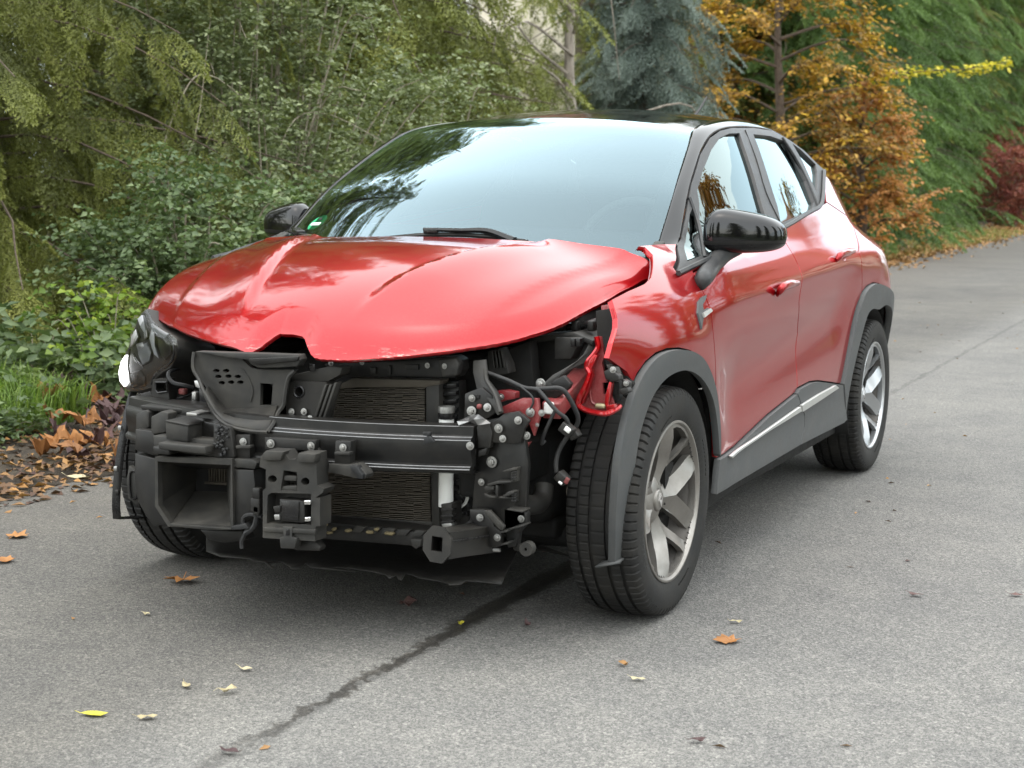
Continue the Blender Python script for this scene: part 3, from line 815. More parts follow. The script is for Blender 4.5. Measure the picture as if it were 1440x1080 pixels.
# autumn hornbeam with spreading boughs
def broad_tree(H, R, n_bough, n_twig, lpt, ln, wd, seed, lo=1.0):
    rg = np.random.default_rng(seed)
    SV, SF = tube_geo(catmull([(0, 0, -.1), (.05, 0, H * .3), (-.05, .05, H * .6), (0, 0, H * .95)], 5), list(np.linspace(.12, .02, 16)), 9, False)
    SV = list(SV); SF = list(SF); B = []
    for i in range(n_bough):
        h = lo + (H * .92 - lo) * (i + rg.random()) / n_bough; a = i * 2.4 + rg.uniform(-.3, .3); l = R * (1 - .65 * (h / H) ** 2) * rg.uniform(.7, 1.15)
        pth = catmull([np.array([0, 0, h]), np.array([l * .4 * math.cos(a), l * .4 * math.sin(a), h + .25]), np.array([l * .75 * math.cos(a + .15), l * .75 * math.sin(a + .15), h + .28]), np.array([l * math.cos(a + .25), l * math.sin(a + .25), h + rg.uniform(-.9, .9)])], 4)
        v, f_ = tube_geo(pth, list(np.linspace(.03, .005, len(pth))), 5, False); b = len(SV); SV += v; SF += [tuple(x + b for x in q) for q in f_]
        B.append(np.array(pth))
    P, D, Tn = [], [], []
    for k in range(n_twig):
        S_ = B[rg.integers(len(B))]; f = .2 + .8 * rg.random() ** .7
        p = S_[min(int(f * (len(S_) - 1)), len(S_) - 1)]
        a = math.atan2(p[1], p[0]) + rg.uniform(-1.3, 1.3)
        d = np.array([math.cos(a), math.sin(a), rg.uniform(-.6, .7)]); L_ = rg.uniform(.25, .75); bt = rg.uniform(.15, .85)
        for j in range(lpt):
            s = (j + .5) / lpt; az = a + (1 if j % 2 else -1) * rg.uniform(.4, 1.1)
            P.append(p + d * L_ * s + np.array([0, 0, -.18 * L_ * s * s]) + rg.normal(0, .015, 3)); D.append([math.cos(az), math.sin(az), rg.uniform(-.6, .1)]); Tn.append(bt)
    V, Fc, tt = leaves_geo(np.array(P), np.array(D), ln, wd, rg, .2, np.array(Tn), .5)
    return (SV, SF), (V, Fc, tt)
w_, c_ = broad_tree(7.0, 2.15, 40, 1700, 9, .10, .033, 31, .8)
hb = tree_thing('hornbeam_tree', (-5.2, 22.4, 0), w_, c_, BARK, AUTUMN, 'autumn tree with orange and yellow leaves behind the tail', 'tree', None, .5)
copy_thing(hb, (-7.4, 26.5, 0), 2.2, .7, 'copper brown bush leaning out below the autumn tree', 'tree', None, COPPER, 'copper_bush')
w_, c_ = broad_tree(2.9, .95, 18, 700, 9, .09, .032, 35, .4)
cb = tree_thing('copper_bush', (-4.0, 23.6, 0), w_, c_, BARK, COPPER, 'copper leaved bush hanging just above the tail of the car', 'shrub')
# yellow bough reaching out to the right
rgb = np.random.default_rng(77)
o = empty('yellow_bough', (-4.4, 23.4, 2.6)); tag(o, 'long yellow leaved bough reaching across the green hedge', 'branch')
pth = catmull([np.array([-.3, -.4, -.1]), np.array([.4, .6, .55]), np.array([1.15, 1.2, .72]), np.array([1.9, 1.9, .80]), np.array([2.45, 2.6, .95])], 8)
tube('stem', pth, [.022, .005], BARK, o, 5, 0)
PP = np.array(pth); idx = rgb.integers(5, len(PP), 300); Pq = PP[idx] + rgb.normal(0, .055, (300, 3)); Dq = np.c_[rgb.normal(.4, 1, (300, 2)), rgb.uniform(-.5, .2, 300)]
V, Fc, tt = leaves_geo(Pq, Dq, .11, .036, rgb, .2, np.full(300, .95), .5)
c_ = raw('foliage', V, Fc, leafmat('lemon_leaves', [(0, (.42, .36, .04)), (1, (.70, .60, .07))], .5, .35), o); attr(c_, 'tint', tt)
w_, c_ = shrub_geo(26, 2.9, 1.3, 1500, 8, .085, .028, 41, .3, 0, .1, .35)
rb = tree_thing('red_shrub', (-5.0, 48.0, 0), w_, c_, TWIG, REDB, 'red leaved shrub at the far right edge', 'shrub')
copy_thing(rb, (-5.2, 54.0, 0), 1.0, 1.3, 'larger red leaved shrub behind the red one at the far right', 'shrub')
copy_thing(rb, (-5.6, 62.0, 0), 2.0, 1.6, 'farthest red leaved shrub down the road', 'shrub')

# pale house glimpsed between the trees
def house(loc, rot, L_, W_, Hh, wall, roofm, label):
    o = empty('house', loc); o.rotation_euler = (0, 0, rot); tag(o, label, 'house')
    box('wall', (0, 0, Hh / 2), (L_, W_, Hh), wall, o, bevel=0)
    e = .5; rh = W_ * .36
    V = [(-L_ / 2 - e, -W_ / 2 - e, Hh - .1), (L_ / 2 + e, -W_ / 2 - e, Hh - .1), (L_ / 2 + e, W_ / 2 + e, Hh - .1), (-L_ / 2 - e, W_ / 2 + e, Hh - .1), (-L_ / 2 - e, 0, Hh + rh), (L_ / 2 + e, 0, Hh + rh)]
    rf = mesh('roof', V, [(0, 1, 5, 4), (2, 3, 4, 5), (0, 4, 3), (1, 2, 5), (0, 3, 2, 1)], roofm, o, None)
    box('chimney', (L_ * .2, 0, Hh + rh), (.6, .6, 1.6), roofm, rf, bevel=.02)
    for z in (1.5, 4.2):
        if z > Hh - .6: continue
        for sy in (-1, 1):
            for x in np.arange(-L_ / 2 + 1.6, L_ / 2 - .8, 2.6):
                f_ = box('window', (x, sy * (W_ / 2 + .003), z), (1.2, .10, 1.35), WHITEP, o, bevel=.01)
                box('pane', (x, sy * (W_ / 2 + .055), z), (1.0, .012, 1.15), SGLASS, f_, bevel=0)
        for sx in (-1, 1):
            f_ = box('window', (sx * (L_ / 2 + .003), 0, z), (.10, 1.2, 1.35), WHITEP, o, bevel=.01)
            box('pane', (sx * (L_ / 2 + .055), 0, z), (.012, 1.0, 1.15), SGLASS, f_, bevel=0)
    return o
RENDER_ = plastic('cream_render', (.72, .66, .54), .9, .1, (.5, .45, .38), 200, .1)
TILE = plastic('roof_tile', (.24, .09, .06), .8, .4)
house((-13.2, 30.5, 0), .0, 7, 13, 7.4, RENDER_, TILE, 'pale house glimpsed through gaps between the trees')
# the other side of the road (seen mirrored in paint and glass)
copy_thing(hb, (6.9, 18.5, 0), 1.4, .92, 'orange tree beyond the kerb, mirrored in the door glass', 'tree', None, COPPER, 'hornbeam_tree')
copy_thing(hb, (7.0, 44.0, 0), 3.4, 1.5, 'tall yellow tree far down beyond the kerb', 'tree', None, AUTUMN, 'hornbeam_tree')
for i, (x, y, s_, r_) in enumerate(((11, 46, .7, 1.0), (12.5, 58, .8, 2.5), (10.5, 75, .9, .3), (13, 30, .95, 2.0), (-8, -17, 1.0, .4), (-2.5, -18.5, 1.1, 1.4), (3.5, -17.5, 1.05, 2.2), (9.5, -16, 1.1, 3.3), (13.5, -11.5, 1.0, 5.0), (12.5, 20, .9, 3.0), (12.3, 11, .95, 4.2), (13.0, 3, .95, .6), (12.8, -4.5, .95, 1.9), (14, 95, 1.0, 2.0), (4, 130, 1.0, 1.0), (-3, 140, 1.0, 4.0))):
    copy_thing(spC, (x, y, 0), r_, s_, 'dark conifer in the row of conifers across the road', 'tree', 'conifers across the road', SPRUCE)
copy_thing(hb, (7.1, 14.6, 0), 5.0, 1.08, 'orange tree nearest the car beyond the kerb', 'tree', None, COPPER, 'hornbeam_tree')
house((12.5, 50, 0), -.1, 9, 12, 7.4, RENDER_, TILE, 'cream house with red roof across the road')

# grass tufts, litter
def strip_blades(n, xr, yr, hmin, hmax, seed, zf):
    rg = np.random.default_rng(seed)
    x = rg.uniform(*xr, n); y = rg.uniform(*yr, n)
    k = (np.sin(x * 6 + 1) + np.sin(y * 4.3)) * .25 + rg.random(n)
    x, y = x[k > .35], y[k > .35]; n = len(x)
    P = np.stack([x, y, zf(x, y) - .01], 1)
    a = rg.uniform(0, 6.283, n); h = rg.uniform(hmin, hmax, n); lean = rg.uniform(.15, .9, n); w = rg.uniform(.0025, .0055, n)
    dx, dy = np.cos(a), np.sin(a); sx, sy = -dy * w, dx * w
    m1 = P + np.stack([dx * lean * h * .35, dy * lean * h * .35, h * .62], 1); t1 = P + np.stack([dx * lean * h, dy * lean * h, h * (1 - .35 * lean)], 1)
    s = np.stack([sx, sy, np.zeros(n)], 1)
    V = np.stack([P - s, P + s, m1 - s * .8, m1 + s * .8, t1], 1).reshape(-1, 3)
    b = np.arange(n)[:, None] * 5
    Fc = np.concatenate([b + np.array([0, 1, 3]), b + np.array([0, 3, 2]), b + np.array([2, 3, 4])], 0)
    return V, Fc, np.repeat(rg.random(n), 5)
V, Fc, tt = strip_blades(6000, (-3.65, -2.85), (.7, 1.85), .10, .30, 51, verge_z)
gr = raw('grass', V, Fc, GRASS); attr(gr, 'tint', tt); tag(gr, 'bright green grass growing at the left edge of the verge', None, None, 'stuff')
V, Fc, tt = strip_blades(7000, (-5.4, -3.3), (20, 44), .06, .22, 52, verge_z)
gr = raw('grass', V, Fc, GRASS); attr(gr, 'tint', tt); tag(gr, 'sparse grass along the far verge', None, None, 'stuff')
V, Fc, tt = strip_blades(5000, (-4.8, -2.6), (2.6, 9), .08, .30, 53, verge_z)
gr = raw('grass', V, Fc, GRASS); attr(gr, 'tint', tt); tag(gr, 'thin grass under the shrubs', None, None, 'stuff')
def litter(n, xy, ln, wd, seed, z0=.004):
    rg = np.random.default_rng(seed)
    x, y = xy(rg, n)
    P = np.stack([x, y, np.maximum(verge_z(x, y), 0) + z0 + rg.random(n) * .03 * (x < edge_x(y) - .1)], 1)
    a = rg.uniform(0, 6.283, n)
    D = np.stack([np.cos(a), np.sin(a), rg.normal(.05, .22, n)], 1)
    V, Fc, tt = leaves_geo(P, D, ln, wd, rg, .45, None, .55)
    V[:, 2] = np.maximum(V[:, 2], .002)
    return V, Fc, tt
def near_edge(rg, n):
    y = rg.uniform(-4, 9, n); return edge_x(y) - .25 + rg.gamma(2.2, .26, n) * -1 + .42 + rg.normal(0, .06, n), y
def far_edge(rg, n):
    y = rg.uniform(8, 60, n); return edge_x(y) - .35 + rg.normal(0, .38, n), y
def on_road(rg, n):
    return rg.uniform(-2.2, 4.2, n), rg.uniform(-3.5, 14, n)
V, Fc, tt = litter(8500, near_edge, .055, .015, 61); l_ = raw('leaf_litter', V, Fc, LITTER); attr(l_, 'tint', tt * .8); tag(l_, 'brown and purple leaf litter along the near verge', None, None, 'stuff')
V, Fc, tt = litter(9000, far_edge, .10, .04, 62); l_ = raw('leaf_litter', V, Fc, LITTER); attr(l_, 'tint', tt * .5 + .5); tag(l_, 'tan leaf litter along the far verge', None, None, 'stuff')
V, Fc, tt = litter(340, on_road, .028, .006, 63, .003); l_ = raw('leaf_litter', V, Fc, LITTER); attr(l_, 'tint', tt); tag(l_, 'tiny twigs and leaf scraps scattered over the road', None, None, 'stuff')

# single leaves
def maple_leaf(name, loc, size, mat, rot, label, curl=.25, group=None, seed=0, plain=False):
    rg = np.random.default_rng(seed + 500)
    if plain:
        out = [(-.5, 0), (-.3, .16), (0, .23), (.28, .16), (.5, 0), (.28, -.15), (0, -.22), (-.3, -.15)]
    else:
        out = []
        for k, (a, r) in enumerate(((0, .55), (22, .34), (38, .50), (58, .30), (78, .44), (105, .24), (140, .26), (180, .10), (220, .26), (255, .24), (282, .44), (302, .30), (322, .50), (338, .34))):
            r *= rg.uniform(.85, 1.12); out.append((r * math.cos(math.radians(a)), r * math.sin(math.radians(a))))
    n = len(out); V = [(0, 0, 0)]
    for x, y in out: V.append((x * .5, y * .5, 0))
    for x, y in out: V.append((x, y, 0))
    Fc = [(0, 1 + i, 1 + (i + 1) % n) for i in range(n)] + [(1 + i, 1 + n + i, 1 + n + (i + 1) % n, 1 + (i + 1) % n) for i in range(n)]
    b = len(V); tip = -.5 if plain else -.12
    V += [(tip, .012, 0), (tip, -.012, 0), (tip - .22, .03, 0), (tip - .22, .015, 0)]; Fc.append((b, b + 1, b + 3, b + 2))
    c1, c2, p1, p2 = rg.uniform(.3, 1) * curl, rg.uniform(.3, 1) * curl, rg.uniform(0, 6), rg.uniform(0, 6)
    W = [(x * size, y * size, size * (c1 * y * y * 2.2 + c2 * x * x * 1.3 + curl * .30 * math.sin(9 * x + p1) * math.sin(6 * y + p2) + .12 * curl)) for x, y, _ in V]
    zm = min(q[2] for q in W); W = [(a, b_, c - zm + .003) for a, b_, c in W]
    o = mesh(name, W, Fc, mat, None, None, solid=.0008)
    attr(o, 'tint', np.full(len(W), rg.random())); o.location = loc; o.rotation_euler = (0, 0, rot)
    tag(o, label, 'leaf', group); return o
def leaf_at(u, v, size, mat, label, seed, curl=.25, plain=False, rot=None):
    p = PZ(u, v, 0.0); return maple_leaf('fallen_leaf', (p[0], p[1], .002), size * .8, mat, rot if rot is not None else seed * 1.7, label, curl, None, seed, plain)
leaf_at(22, 757, .13, OCHRE, 'orange fallen leaf, upper of the two at the left edge', 1, .2)
leaf_at(10, 791, .12, OCHRE, 'orange fallen leaf, lower of the two at the left edge', 2, .2)
leaf_at(256, 819, .16, OCHRE, 'curled rusty maple leaf in front of the far tyre', 3, .28)
leaf_at(569, 853, .10, PLUM, 'crumpled brown leaf in front of the under-tray', 4, .5)
leaf_at(1024, 905, .115, OCHRE, 'flat orange leaf on the road right of the front tyre', 5, .18)
leaf_at(133, 1007, .085, YELLOWL, 'bright yellow leaf near the lower left corner', 6, .12, True, .3)
leaf_at(262, 967, .055, PALEL, 'small pale leaf right of the yellow one, upper', 7, .4, True)
leaf_at(320, 976, .065, PALEL, 'pale broken leaf between the yellow leaf and the stain', 8, .5, True)
leaf_at(345, 944, .05, PALEL, 'thin pale leaf above the broken pale leaf', 9, .4, True, .2)
leaf_at(207, 1012, .06, PALEL, 'narrow pale scrap right of the yellow leaf', 10, .3, True, .7)
leaf_at(206, 866, .04, PALEL, 'tiny cream leaf below the curled rusty leaf', 11, .3, True)
leaf_at(649, 880, .04, YELLOWL, 'small golden leaf lying on the wet stain', 12, .5, True)
leaf_at(322, 1061, .06, PLUM, 'dark red leaf at the foot of the stain', 13, .4, True)
leaf_at(897, 958, .05, PALEL, 'cream leaf below the orange leaf', 14, .3, True, .2)
leaf_at(1035, 877, .045, PALEL, 'cream leaf scrap above the orange leaf', 15, .4, True, .2)
leaf_at(1288, 839, .06, PLUM, 'dark brown leaf lying alone on the right of the road', 16, .3, True, .0)
leaf_at(1428, 839, .055, PLUM, 'dark brown leaf at the right frame edge', 17, .3, True, .1)
leaf_at(742, 883, .05, PLUM, 'crumpled dark leaf between the stain and the front tyre', 18, .6, True)
leaf_at(980, 1045, .05, PLUM, 'red brown leaf scrap near the bottom edge', 19, .5, True, .5)
leaf_at(876, 937, .05, LITTER, 'pale brown leaf scrap left of the cream leaf', 20, .5, True)
leaf_at(112, 675, .16, PALEL, 'long tan leaf at the very edge of the asphalt', 21, .3, True, .1)
leaf_at(143, 644, .16, OCHRE, 'bright orange leaf on the litter beside the arch strip', 22, .25, True, .0)
rg = np.random.default_rng(90)
for i in range(34):
    u = rg.uniform(62, 205); v = rg.uniform(572, 640)
    p = PZ(u, v, .08)
    z = float(verge_z(p[0], p[1])) + rg.uniform(.01, .09)
    o = maple_leaf('fallen_leaf', (p[0], p[1], max(z, .02)), rg.uniform(.11, .19), OCHRE if rg.random() < .6 else PLUM, rg.uniform(0, 6.28), 'large dry brown leaf in the heap at the foot of the weeds', .85, 'dry leaves heaped at the foot of the weeds', 100 + i)
    o.rotation_euler = (rg.uniform(-.5, .5), rg.uniform(-.5, .5), rg.uniform(0, 6.28))
# ------------------------------------------------------------------ the car: one thing, all panels are its parts
CAR = empty('damaged_car')
tag(CAR, 'red compact crossover with black roof, its front bumper torn off', 'car')

_bz = spline1([.08, .18, .30, .45, .60, .75, .85, .92, 1.0, 1.05, 1.10, 1.2, 1.3, 1.4, 1.46, 1.50, 1.54],
              [.815, .845, .866, .876, .883, .892, .896, .889, .866, .836, .810, .757, .705, .65, .613, .572, .50])
_bf = spline1([.08, .18, .30, .45, .60, .75, .83, .89, .94, .98, 1.02, 1.06, 1.10, 1.2, 1.54],
              [.815, .845, .866, .876, .883, .892, .893, .882, .860, .832, .796, .752, .70, .55, .3])
def S(y, z):
    """half width of the body side at station y, height z."""
    y = np.asarray(y, float); z = np.asarray(z, float)
    wf = 1 - sstep(.08, .50, y)
    b = _bz(z) * (1 - wf) + _bf(z) * wf
    b = b - .10 * np.clip((.10 - y) / .8, 0, 2) ** 1.7
    b = b - .42 * np.clip((y - 2.72) / .75, 0, 2) ** 2.2
    b = b - .07 * np.clip((y - 1.5) / 1.3, 0, 2) ** 1.6 * sstep(.96, 1.12, z)
    b = b - .085 * np.clip((1.30 - y) / .85, 0, 1.2) ** 1.6 * sstep(.99, 1.085, z) * (1 - wf)
    b = b - .075 * np.clip((y - 2.55) / .55, 0, 2) ** 1.5 * sstep(.80, 1.02, z)
    # rear haunch, shoulder crease and the hollow of the doors
    b = b + .016 * np.exp(-((y - 2.45) / .5) ** 2 - ((z - .95) / .09) ** 2)
    zs = .885 + .040 * (y - .3)
    k = sstep(.1, .5, y) * (1 - sstep(1.9, 2.4, y))
    b = b + k * .010 * np.exp(-((z - zs) / .035) ** 2)
    zc = .60 + .09 * (y - .4)
    b = b - .028 * sstep(.25, .65, y) * (1 - sstep(1.85, 2.25, y)) * np.exp(-((z - zc) / .13) ** 2)
    # wheel arch swell
    for yc in (0.0, 2.639):
        r = np.hypot(y - yc, z - .345)
        b = b + .011 * np.exp(-((r - .44) / .09) ** 2) * sstep(.2, .5, z)
    return b
def on_surf(u, v, f=S, off=0.0):
    """where a sight line first meets the body side."""
    r = ray(u, v); ts = np.linspace(2.0, 8.5, 2600)
    p = CAM + r * ts[:, None]
    g = p[:, 0] - f(p[:, 1], p[:, 2]) - off
    i = int(np.argmax(g < 0))
    if g[i] >= 0: return p[int(np.argmin(np.abs(g)))]
    a, b = ts[i - 1], ts[i]
    for _ in range(30):
        m_ = (a + b) / 2; q = CAM + r * m_
        if q[0] - float(f(q[1], q[2])) - off < 0: b = m_
        else: a = m_
    return q
def yz(px, off=0.0):
    return [tuple(on_surf(u, v, S, off)[1:]) for u, v in px]
def shrink(poly, d):
    A = np.array(poly, float); n = len(A)
    ar = sum(A[i][0] * A[(i + 1) % n][1] - A[(i + 1) % n][0] * A[i][1] for i in range(n))
    sg = 1 if ar > 0 else -1
    out = []
    for i in range(n):
        e1 = A[i] - A[i - 1]; e2 = A[(i + 1) % n] - A[i]
        n1 = np.array([-e1[1], e1[0]]) / (np.linalg.norm(e1) + 1e-9); n2 = np.array([-e2[1], e2[0]]) / (np.linalg.norm(e2) + 1e-9)
        nn = n1 + n2; l = np.linalg.norm(nn)
        nn = nn / l / max(.35, l / 2) if l > 1e-6 else n1
        out.append(tuple(A[i] + sg * d * nn))
    return out
def surf_panel(name, poly, mat, parent=CAR, off=0.0, thick=.016, step=.03, holes=(), f=S, kind='side', gap=.0034, extra=None, bstep=None, rings=()):
    """trimmed piece of a smooth surface, with turned-in edges and exact normals."""
    bstep = bstep or step * .8
    poly = resample(shrink(poly, gap) if gap else poly, bstep)
    holes = [resample(shrink(h, -gap) if gap else h, bstep) for h in holes]
    vo, fs = fill2d(poly, holes, step, rings)
    A = np.array(vo)
    def ev(a, b):
        h = f(a, b) + off
        return h + extra(a, b) if extra is not None else h
    e = .004
    hh = ev(A[:, 0], A[:, 1])
    da = (ev(A[:, 0] + e, A[:, 1]) - ev(A[:, 0] - e, A[:, 1])) / (2 * e)
    db = (ev(A[:, 0], A[:, 1] + e) - ev(A[:, 0], A[:, 1] - e)) / (2 * e)
    if kind == 'side':
        P = np.stack([hh, A[:, 0], A[:, 1]], 1); Nn = np.stack([np.ones(len(A)), -da, -db], 1)
    else:
        P = np.stack([A[:, 0], A[:, 1], hh], 1); Nn = np.stack([-da, -db, np.ones(len(A))], 1)
    Nn /= np.linalg.norm(Nn, axis=1)[:, None]
    cnt = {}
    for t in fs:
        for i in range(3): cnt[(t[i], t[(i + 1) % 3])] = 1
    rim = [(a, b) for (a, b) in cnt if (b, a) not in cnt]
    n = len(P)
    V = [P]; NN = [Nn]; Fc = []
    # outward orientation
    for t in fs:
        c = np.cross(P[t[1]] - P[t[0]], P[t[2]] - P[t[0]])
        Fc.append(tuple(t) if c @ Nn[t[0]] > 0 else (t[0], t[2], t[1]))
    back = P - Nn * thick
    V.append(back); NN.append(-Nn)
    Fc += [(t[0] + n, t[2] + n, t[1] + n) for t in Fc[:len(fs)]]
    base = 2 * n
    RV, RN = [], []
    for (a, b) in rim:
        q = [P[a], P[b], back[b], back[a]]
        nn = np.cross(P[b] - P[a], Nn[a]); nn /= (np.linalg.norm(nn) + 1e-9)
        k = base + len(RV)
        cc = np.cross(q[1] - q[0], q[2] - q[0])
        mid = A[[a, b]].mean(0)
        d2 = np.array([A[b][1] - A[a][1], -(A[b][0] - A[a][0])]); d2 = d2 / (np.linalg.norm(d2) + 1e-9)
        tst = mid + d2 * .001
        inside = in_poly(tuple(tst), [tuple(x) for x in poly]) and not any(in_poly(tuple(tst), [tuple(x) for x in h]) for h in holes)
        if inside: d2 = -d2
        o3 = np.array([0, d2[0], d2[1]]) if kind == 'side' else np.array([d2[0], d2[1], 0])
        if nn @ o3 < 0: nn = -nn
        RV += q; RN += [nn * .75 + Nn[a] * .45, nn * .75 + Nn[b] * .45, nn, nn]
        Fc.append((k, k + 1, k + 2, k + 3) if cc @ nn > 0 else (k + 3, k + 2, k + 1, k))
    if RV:
        V.append(np.array(RV)); NN.append(np.array(RN))
    V = np.concatenate(V); NN = np.concatenate(NN)
    NN = NN / np.linalg.norm(NN, axis=1)[:, None]
    me = bpy.data.meshes.new(name)
    me.from_pydata([tuple(v) for v in V], [], Fc)
    finish(me, mat, 180)
    me.normals_split_custom_set_from_vertices([tuple(v) for v in NN])
    o = bpy.data.objects.new(name, me)
    return link(o, parent)

mirrored = []        # panels that the far side repeats

# outlines traced on the body side
ARCH_F_OUT = [(1007, 645), (1006.5, 600), (1003, 562), (996, 530), (985, 506), (971, 494), (955, 490), (938, 491), (922, 497), (908, 509), (896, 526), (885, 549), (875, 580), (867, 615), (861, 655), (858, 700), (856, 745), (855, 793)]
ARCH_F_IN = [(1004, 640), (1001, 600), (996, 568), (987, 545), (974, 529), (957, 522), (940, 526), (925, 537), (912, 555), (901, 580), (892, 612), (886, 650), (882, 700), (880, 745), (877, 786), (872, 795)]
FENDER = [(952, 383), (987, 373), (975, 382), (985, 403), (999, 436), (1003, 470), (1006, 570), (1006, 598), (1003, 562), (996, 530), (985, 506), (971, 494), (955, 490), (938, 491), (922, 497), (908, 509), (896, 526), (890, 540), (881, 524), (855, 505), (861, 482), (867, 460), (867, 447), (863, 432), (859, 420), (882, 408), (907, 397), (915, 388), (917, 372), (916, 357), (908, 349), (896, 346), (926, 342), (952, 343), (948, 377)]
DOOR_F = [(987, 373), (1040, 352), (1103, 319), (1103, 338), (1122, 372), (1123.5, 425), (1121.5, 469), (1121, 546), (1117, 553), (1078, 584), (1031, 629), (1007, 645), (1006, 570), (1003, 470), (999, 436), (985, 403), (975, 382)]
DOOR_R = [(1103, 319), (1137.5, 298), (1155, 288.5), (1162, 284), (1180, 296), (1191, 304), (1200, 318), (1207, 355), (1212, 380), (1212, 411), (1204, 431), (1197, 460), (1194, 478), (1188, 510), (1182, 540), (1150, 535.5), (1138, 537), (1121, 546), (1121.5, 469), (1123.5, 425), (1122, 372), (1103, 338)]
SILL_F = [(1007, 645), (1031, 629), (1078, 584), (1117, 553), (1127, 584), (1126, 599), (1117, 626), (997, 696)]
SILL_R = [(1117, 553), (1121, 546), (1138, 537), (1150, 535.5), (1182, 540), (1184, 590), (1179, 595), (1117, 626), (1126, 599), (1127, 584)]
DLO = [(950, 379), (954, 383.5), (998, 363), (1050, 341), (1102, 319.5), (1137.5, 298), (1153, 290), (1157, 277), (1159, 240), (1148, 230), (1130, 212), (1111, 198), (1085, 183.5), (1058, 179.6), (1027, 179.6), (1011, 183.5), (997.6, 193), (984, 216.5), (971, 259), (957, 335)]
W_FRONT = [(995, 354), (1040, 338), (1080, 321), (1072, 296), (1058, 246), (1044, 204), (1038.5, 187.5), (1024, 188), (1011, 194), (999, 211), (987, 240), (979, 268), (982, 285)]
W_TRI = [(965, 367), (986, 358), (982, 325), (975, 287), (969, 300), (963, 340)]
W_REAR = [(1058, 189), (1082, 191.5), (1103, 199), (1119, 227), (1132, 253.5), (1143, 284), (1141, 293), (1096.6, 313), (1092, 290), (1079.5, 251), (1068, 215)]
W_QUART = [(1113, 202), (1124, 210), (1145.5, 231), (1148, 242), (1148, 272), (1140, 255), (1128, 228)]

def body_panel(name, px, mat, **k):
    o = surf_panel(name, yz(px), mat, **k); mirrored.append(o); return o
fender = surf_panel('front_fender', yz(FENDER), RED, step=.022)
fender['label'] = 'red front fender with its cut-off front edge'
door_f = body_panel('front_door', DOOR_F, RED)
door_r = body_panel('rear_door', DOOR_R, RED)
# quarter panel: (y, z) outline going round to the tail lamp
qp = yz([(1162, 284), (1180, 296), (1191, 304), (1200, 318), (1207, 355), (1212, 380), (1212, 411), (1218, 403), (1227, 398), (1236, 399)])
yq = [(2.78, .74), (2.90, .70), (3.02, .62), (3.10, .60), (3.22, .66), (3.24, .80), (3.24, .92), (3.20, 1.02), (3.10, 1.10), (2.92, 1.17), (2.72, 1.25), (2.50, 1.31)]
quarter = surf_panel('quarter_panel', qp + yq, RED, step=.025); mirrored.append(quarter)
# sills
sill_f = body_panel('door_cladding', SILL_F, GREYPL, off=.012, thick=.02, extra=lambda a, b: .012 * np.exp(-((b - .28) / .07) ** 2))
sill_r = body_panel('door_cladding', SILL_R, GREYPL, off=.012, thick=.02, extra=lambda a, b: .012 * np.exp(-((b - .28) / .07) ** 2))
for px in ([(1027, 641.5), (1060, 617), (1124, 572), (1125.5, 578), (1080, 606), (1042, 632), (1028, 644)], [(1126, 570), (1150, 555), (1174, 542), (1178, 545.5), (1152, 563), (1127, 579)]):
    mirrored.append(surf_panel('trim_strip', yz(px, .02), SATIN, off=.026, thick=.012, gap=0))
# wheel arch claddings; the front one hangs loose in front of the tyre
arch_r_px = [(1182, 540), (1194, 478), (1206, 430), (1215, 408), (1227, 398), (1236, 399)]
arch_r_in = [(1221, 436), (1212, 454), (1197, 513), (1188, 558), (1184, 587)]
def arc(yc, zc, r, a0, a1, n): return [(yc + r * math.cos(math.radians(a0 + (a1 - a0) * k / n)), zc + r * math.sin(math.radians(a0 + (a1 - a0) * k / n))) for k in range(n + 1)]
ar_o = yz(arch_r_px)
ar_o += [(2.70, .810), (2.84, .765), (2.97, .680), (3.06, .56), (3.09, .44)]
ar_i = [(3.03, .44), (3.0, .53), (2.92, .63), (2.80, .705), (2.66, .735), (2.52, .725)] + yz(arch_r_in)
sm2 = lambda L_: [tuple(p) for p in catmull([np.array(q) for q in L_], 4)]
arch_r = surf_panel('rear_arch_cladding', sm2(ar_o) + sm2(ar_i), GREYPL, off=.016, thick=.03, step=.025); mirrored.append(arch_r)
sm2 = lambda L_: [tuple(p) for p in catmull([np.array(q) for q in L_], 4)]
af = sm2(yz(ARCH_F_OUT)) + sm2(yz(ARCH_F_IN)[::-1])
arch_f = surf_panel('front_arch_cladding', af, GREYPL, off=.018, thick=.022, step=.02)
arch_f['label'] = 'grey wheel arch cladding hanging loose over the front tyre'
# the shell behind the panel gaps
sh = yz([(1007, 640), (1006, 600), (1003, 562), (996, 530), (985, 506), (971, 494), (955, 490)])
shell = surf_panel('inner_shell', [(.16, .98), (.16, 1.02), (.50, 1.04), (1.3, 1.06), (2.0, 1.10), (2.45, 1.28), (2.75, 1.22), (3.1, 1.08), (3.18, .95), (3.18, .66), (3.0, .60)] + [p for p in arc(2.639, .345, .41, 40, 172, 10)] + [(2.1, .30), (1.5, .29), (.8, .24), (.41, .22), (.40, .40), (.37, .56), (.28, .70), (.16, .80)], DARK, off=-.024, thick=.02, step=.06)
mirrored.append(shell)
mirrored.append(surf_panel('pillar_trim', [(2.15, 1.02), (2.30, 1.20), (2.40, 1.36), (2.52, 1.40), (2.66, 1.36), (2.80, 1.28), (3.0, 1.12), (3.0, 1.0)], DARK, off=-.030, thick=.01, step=.06))

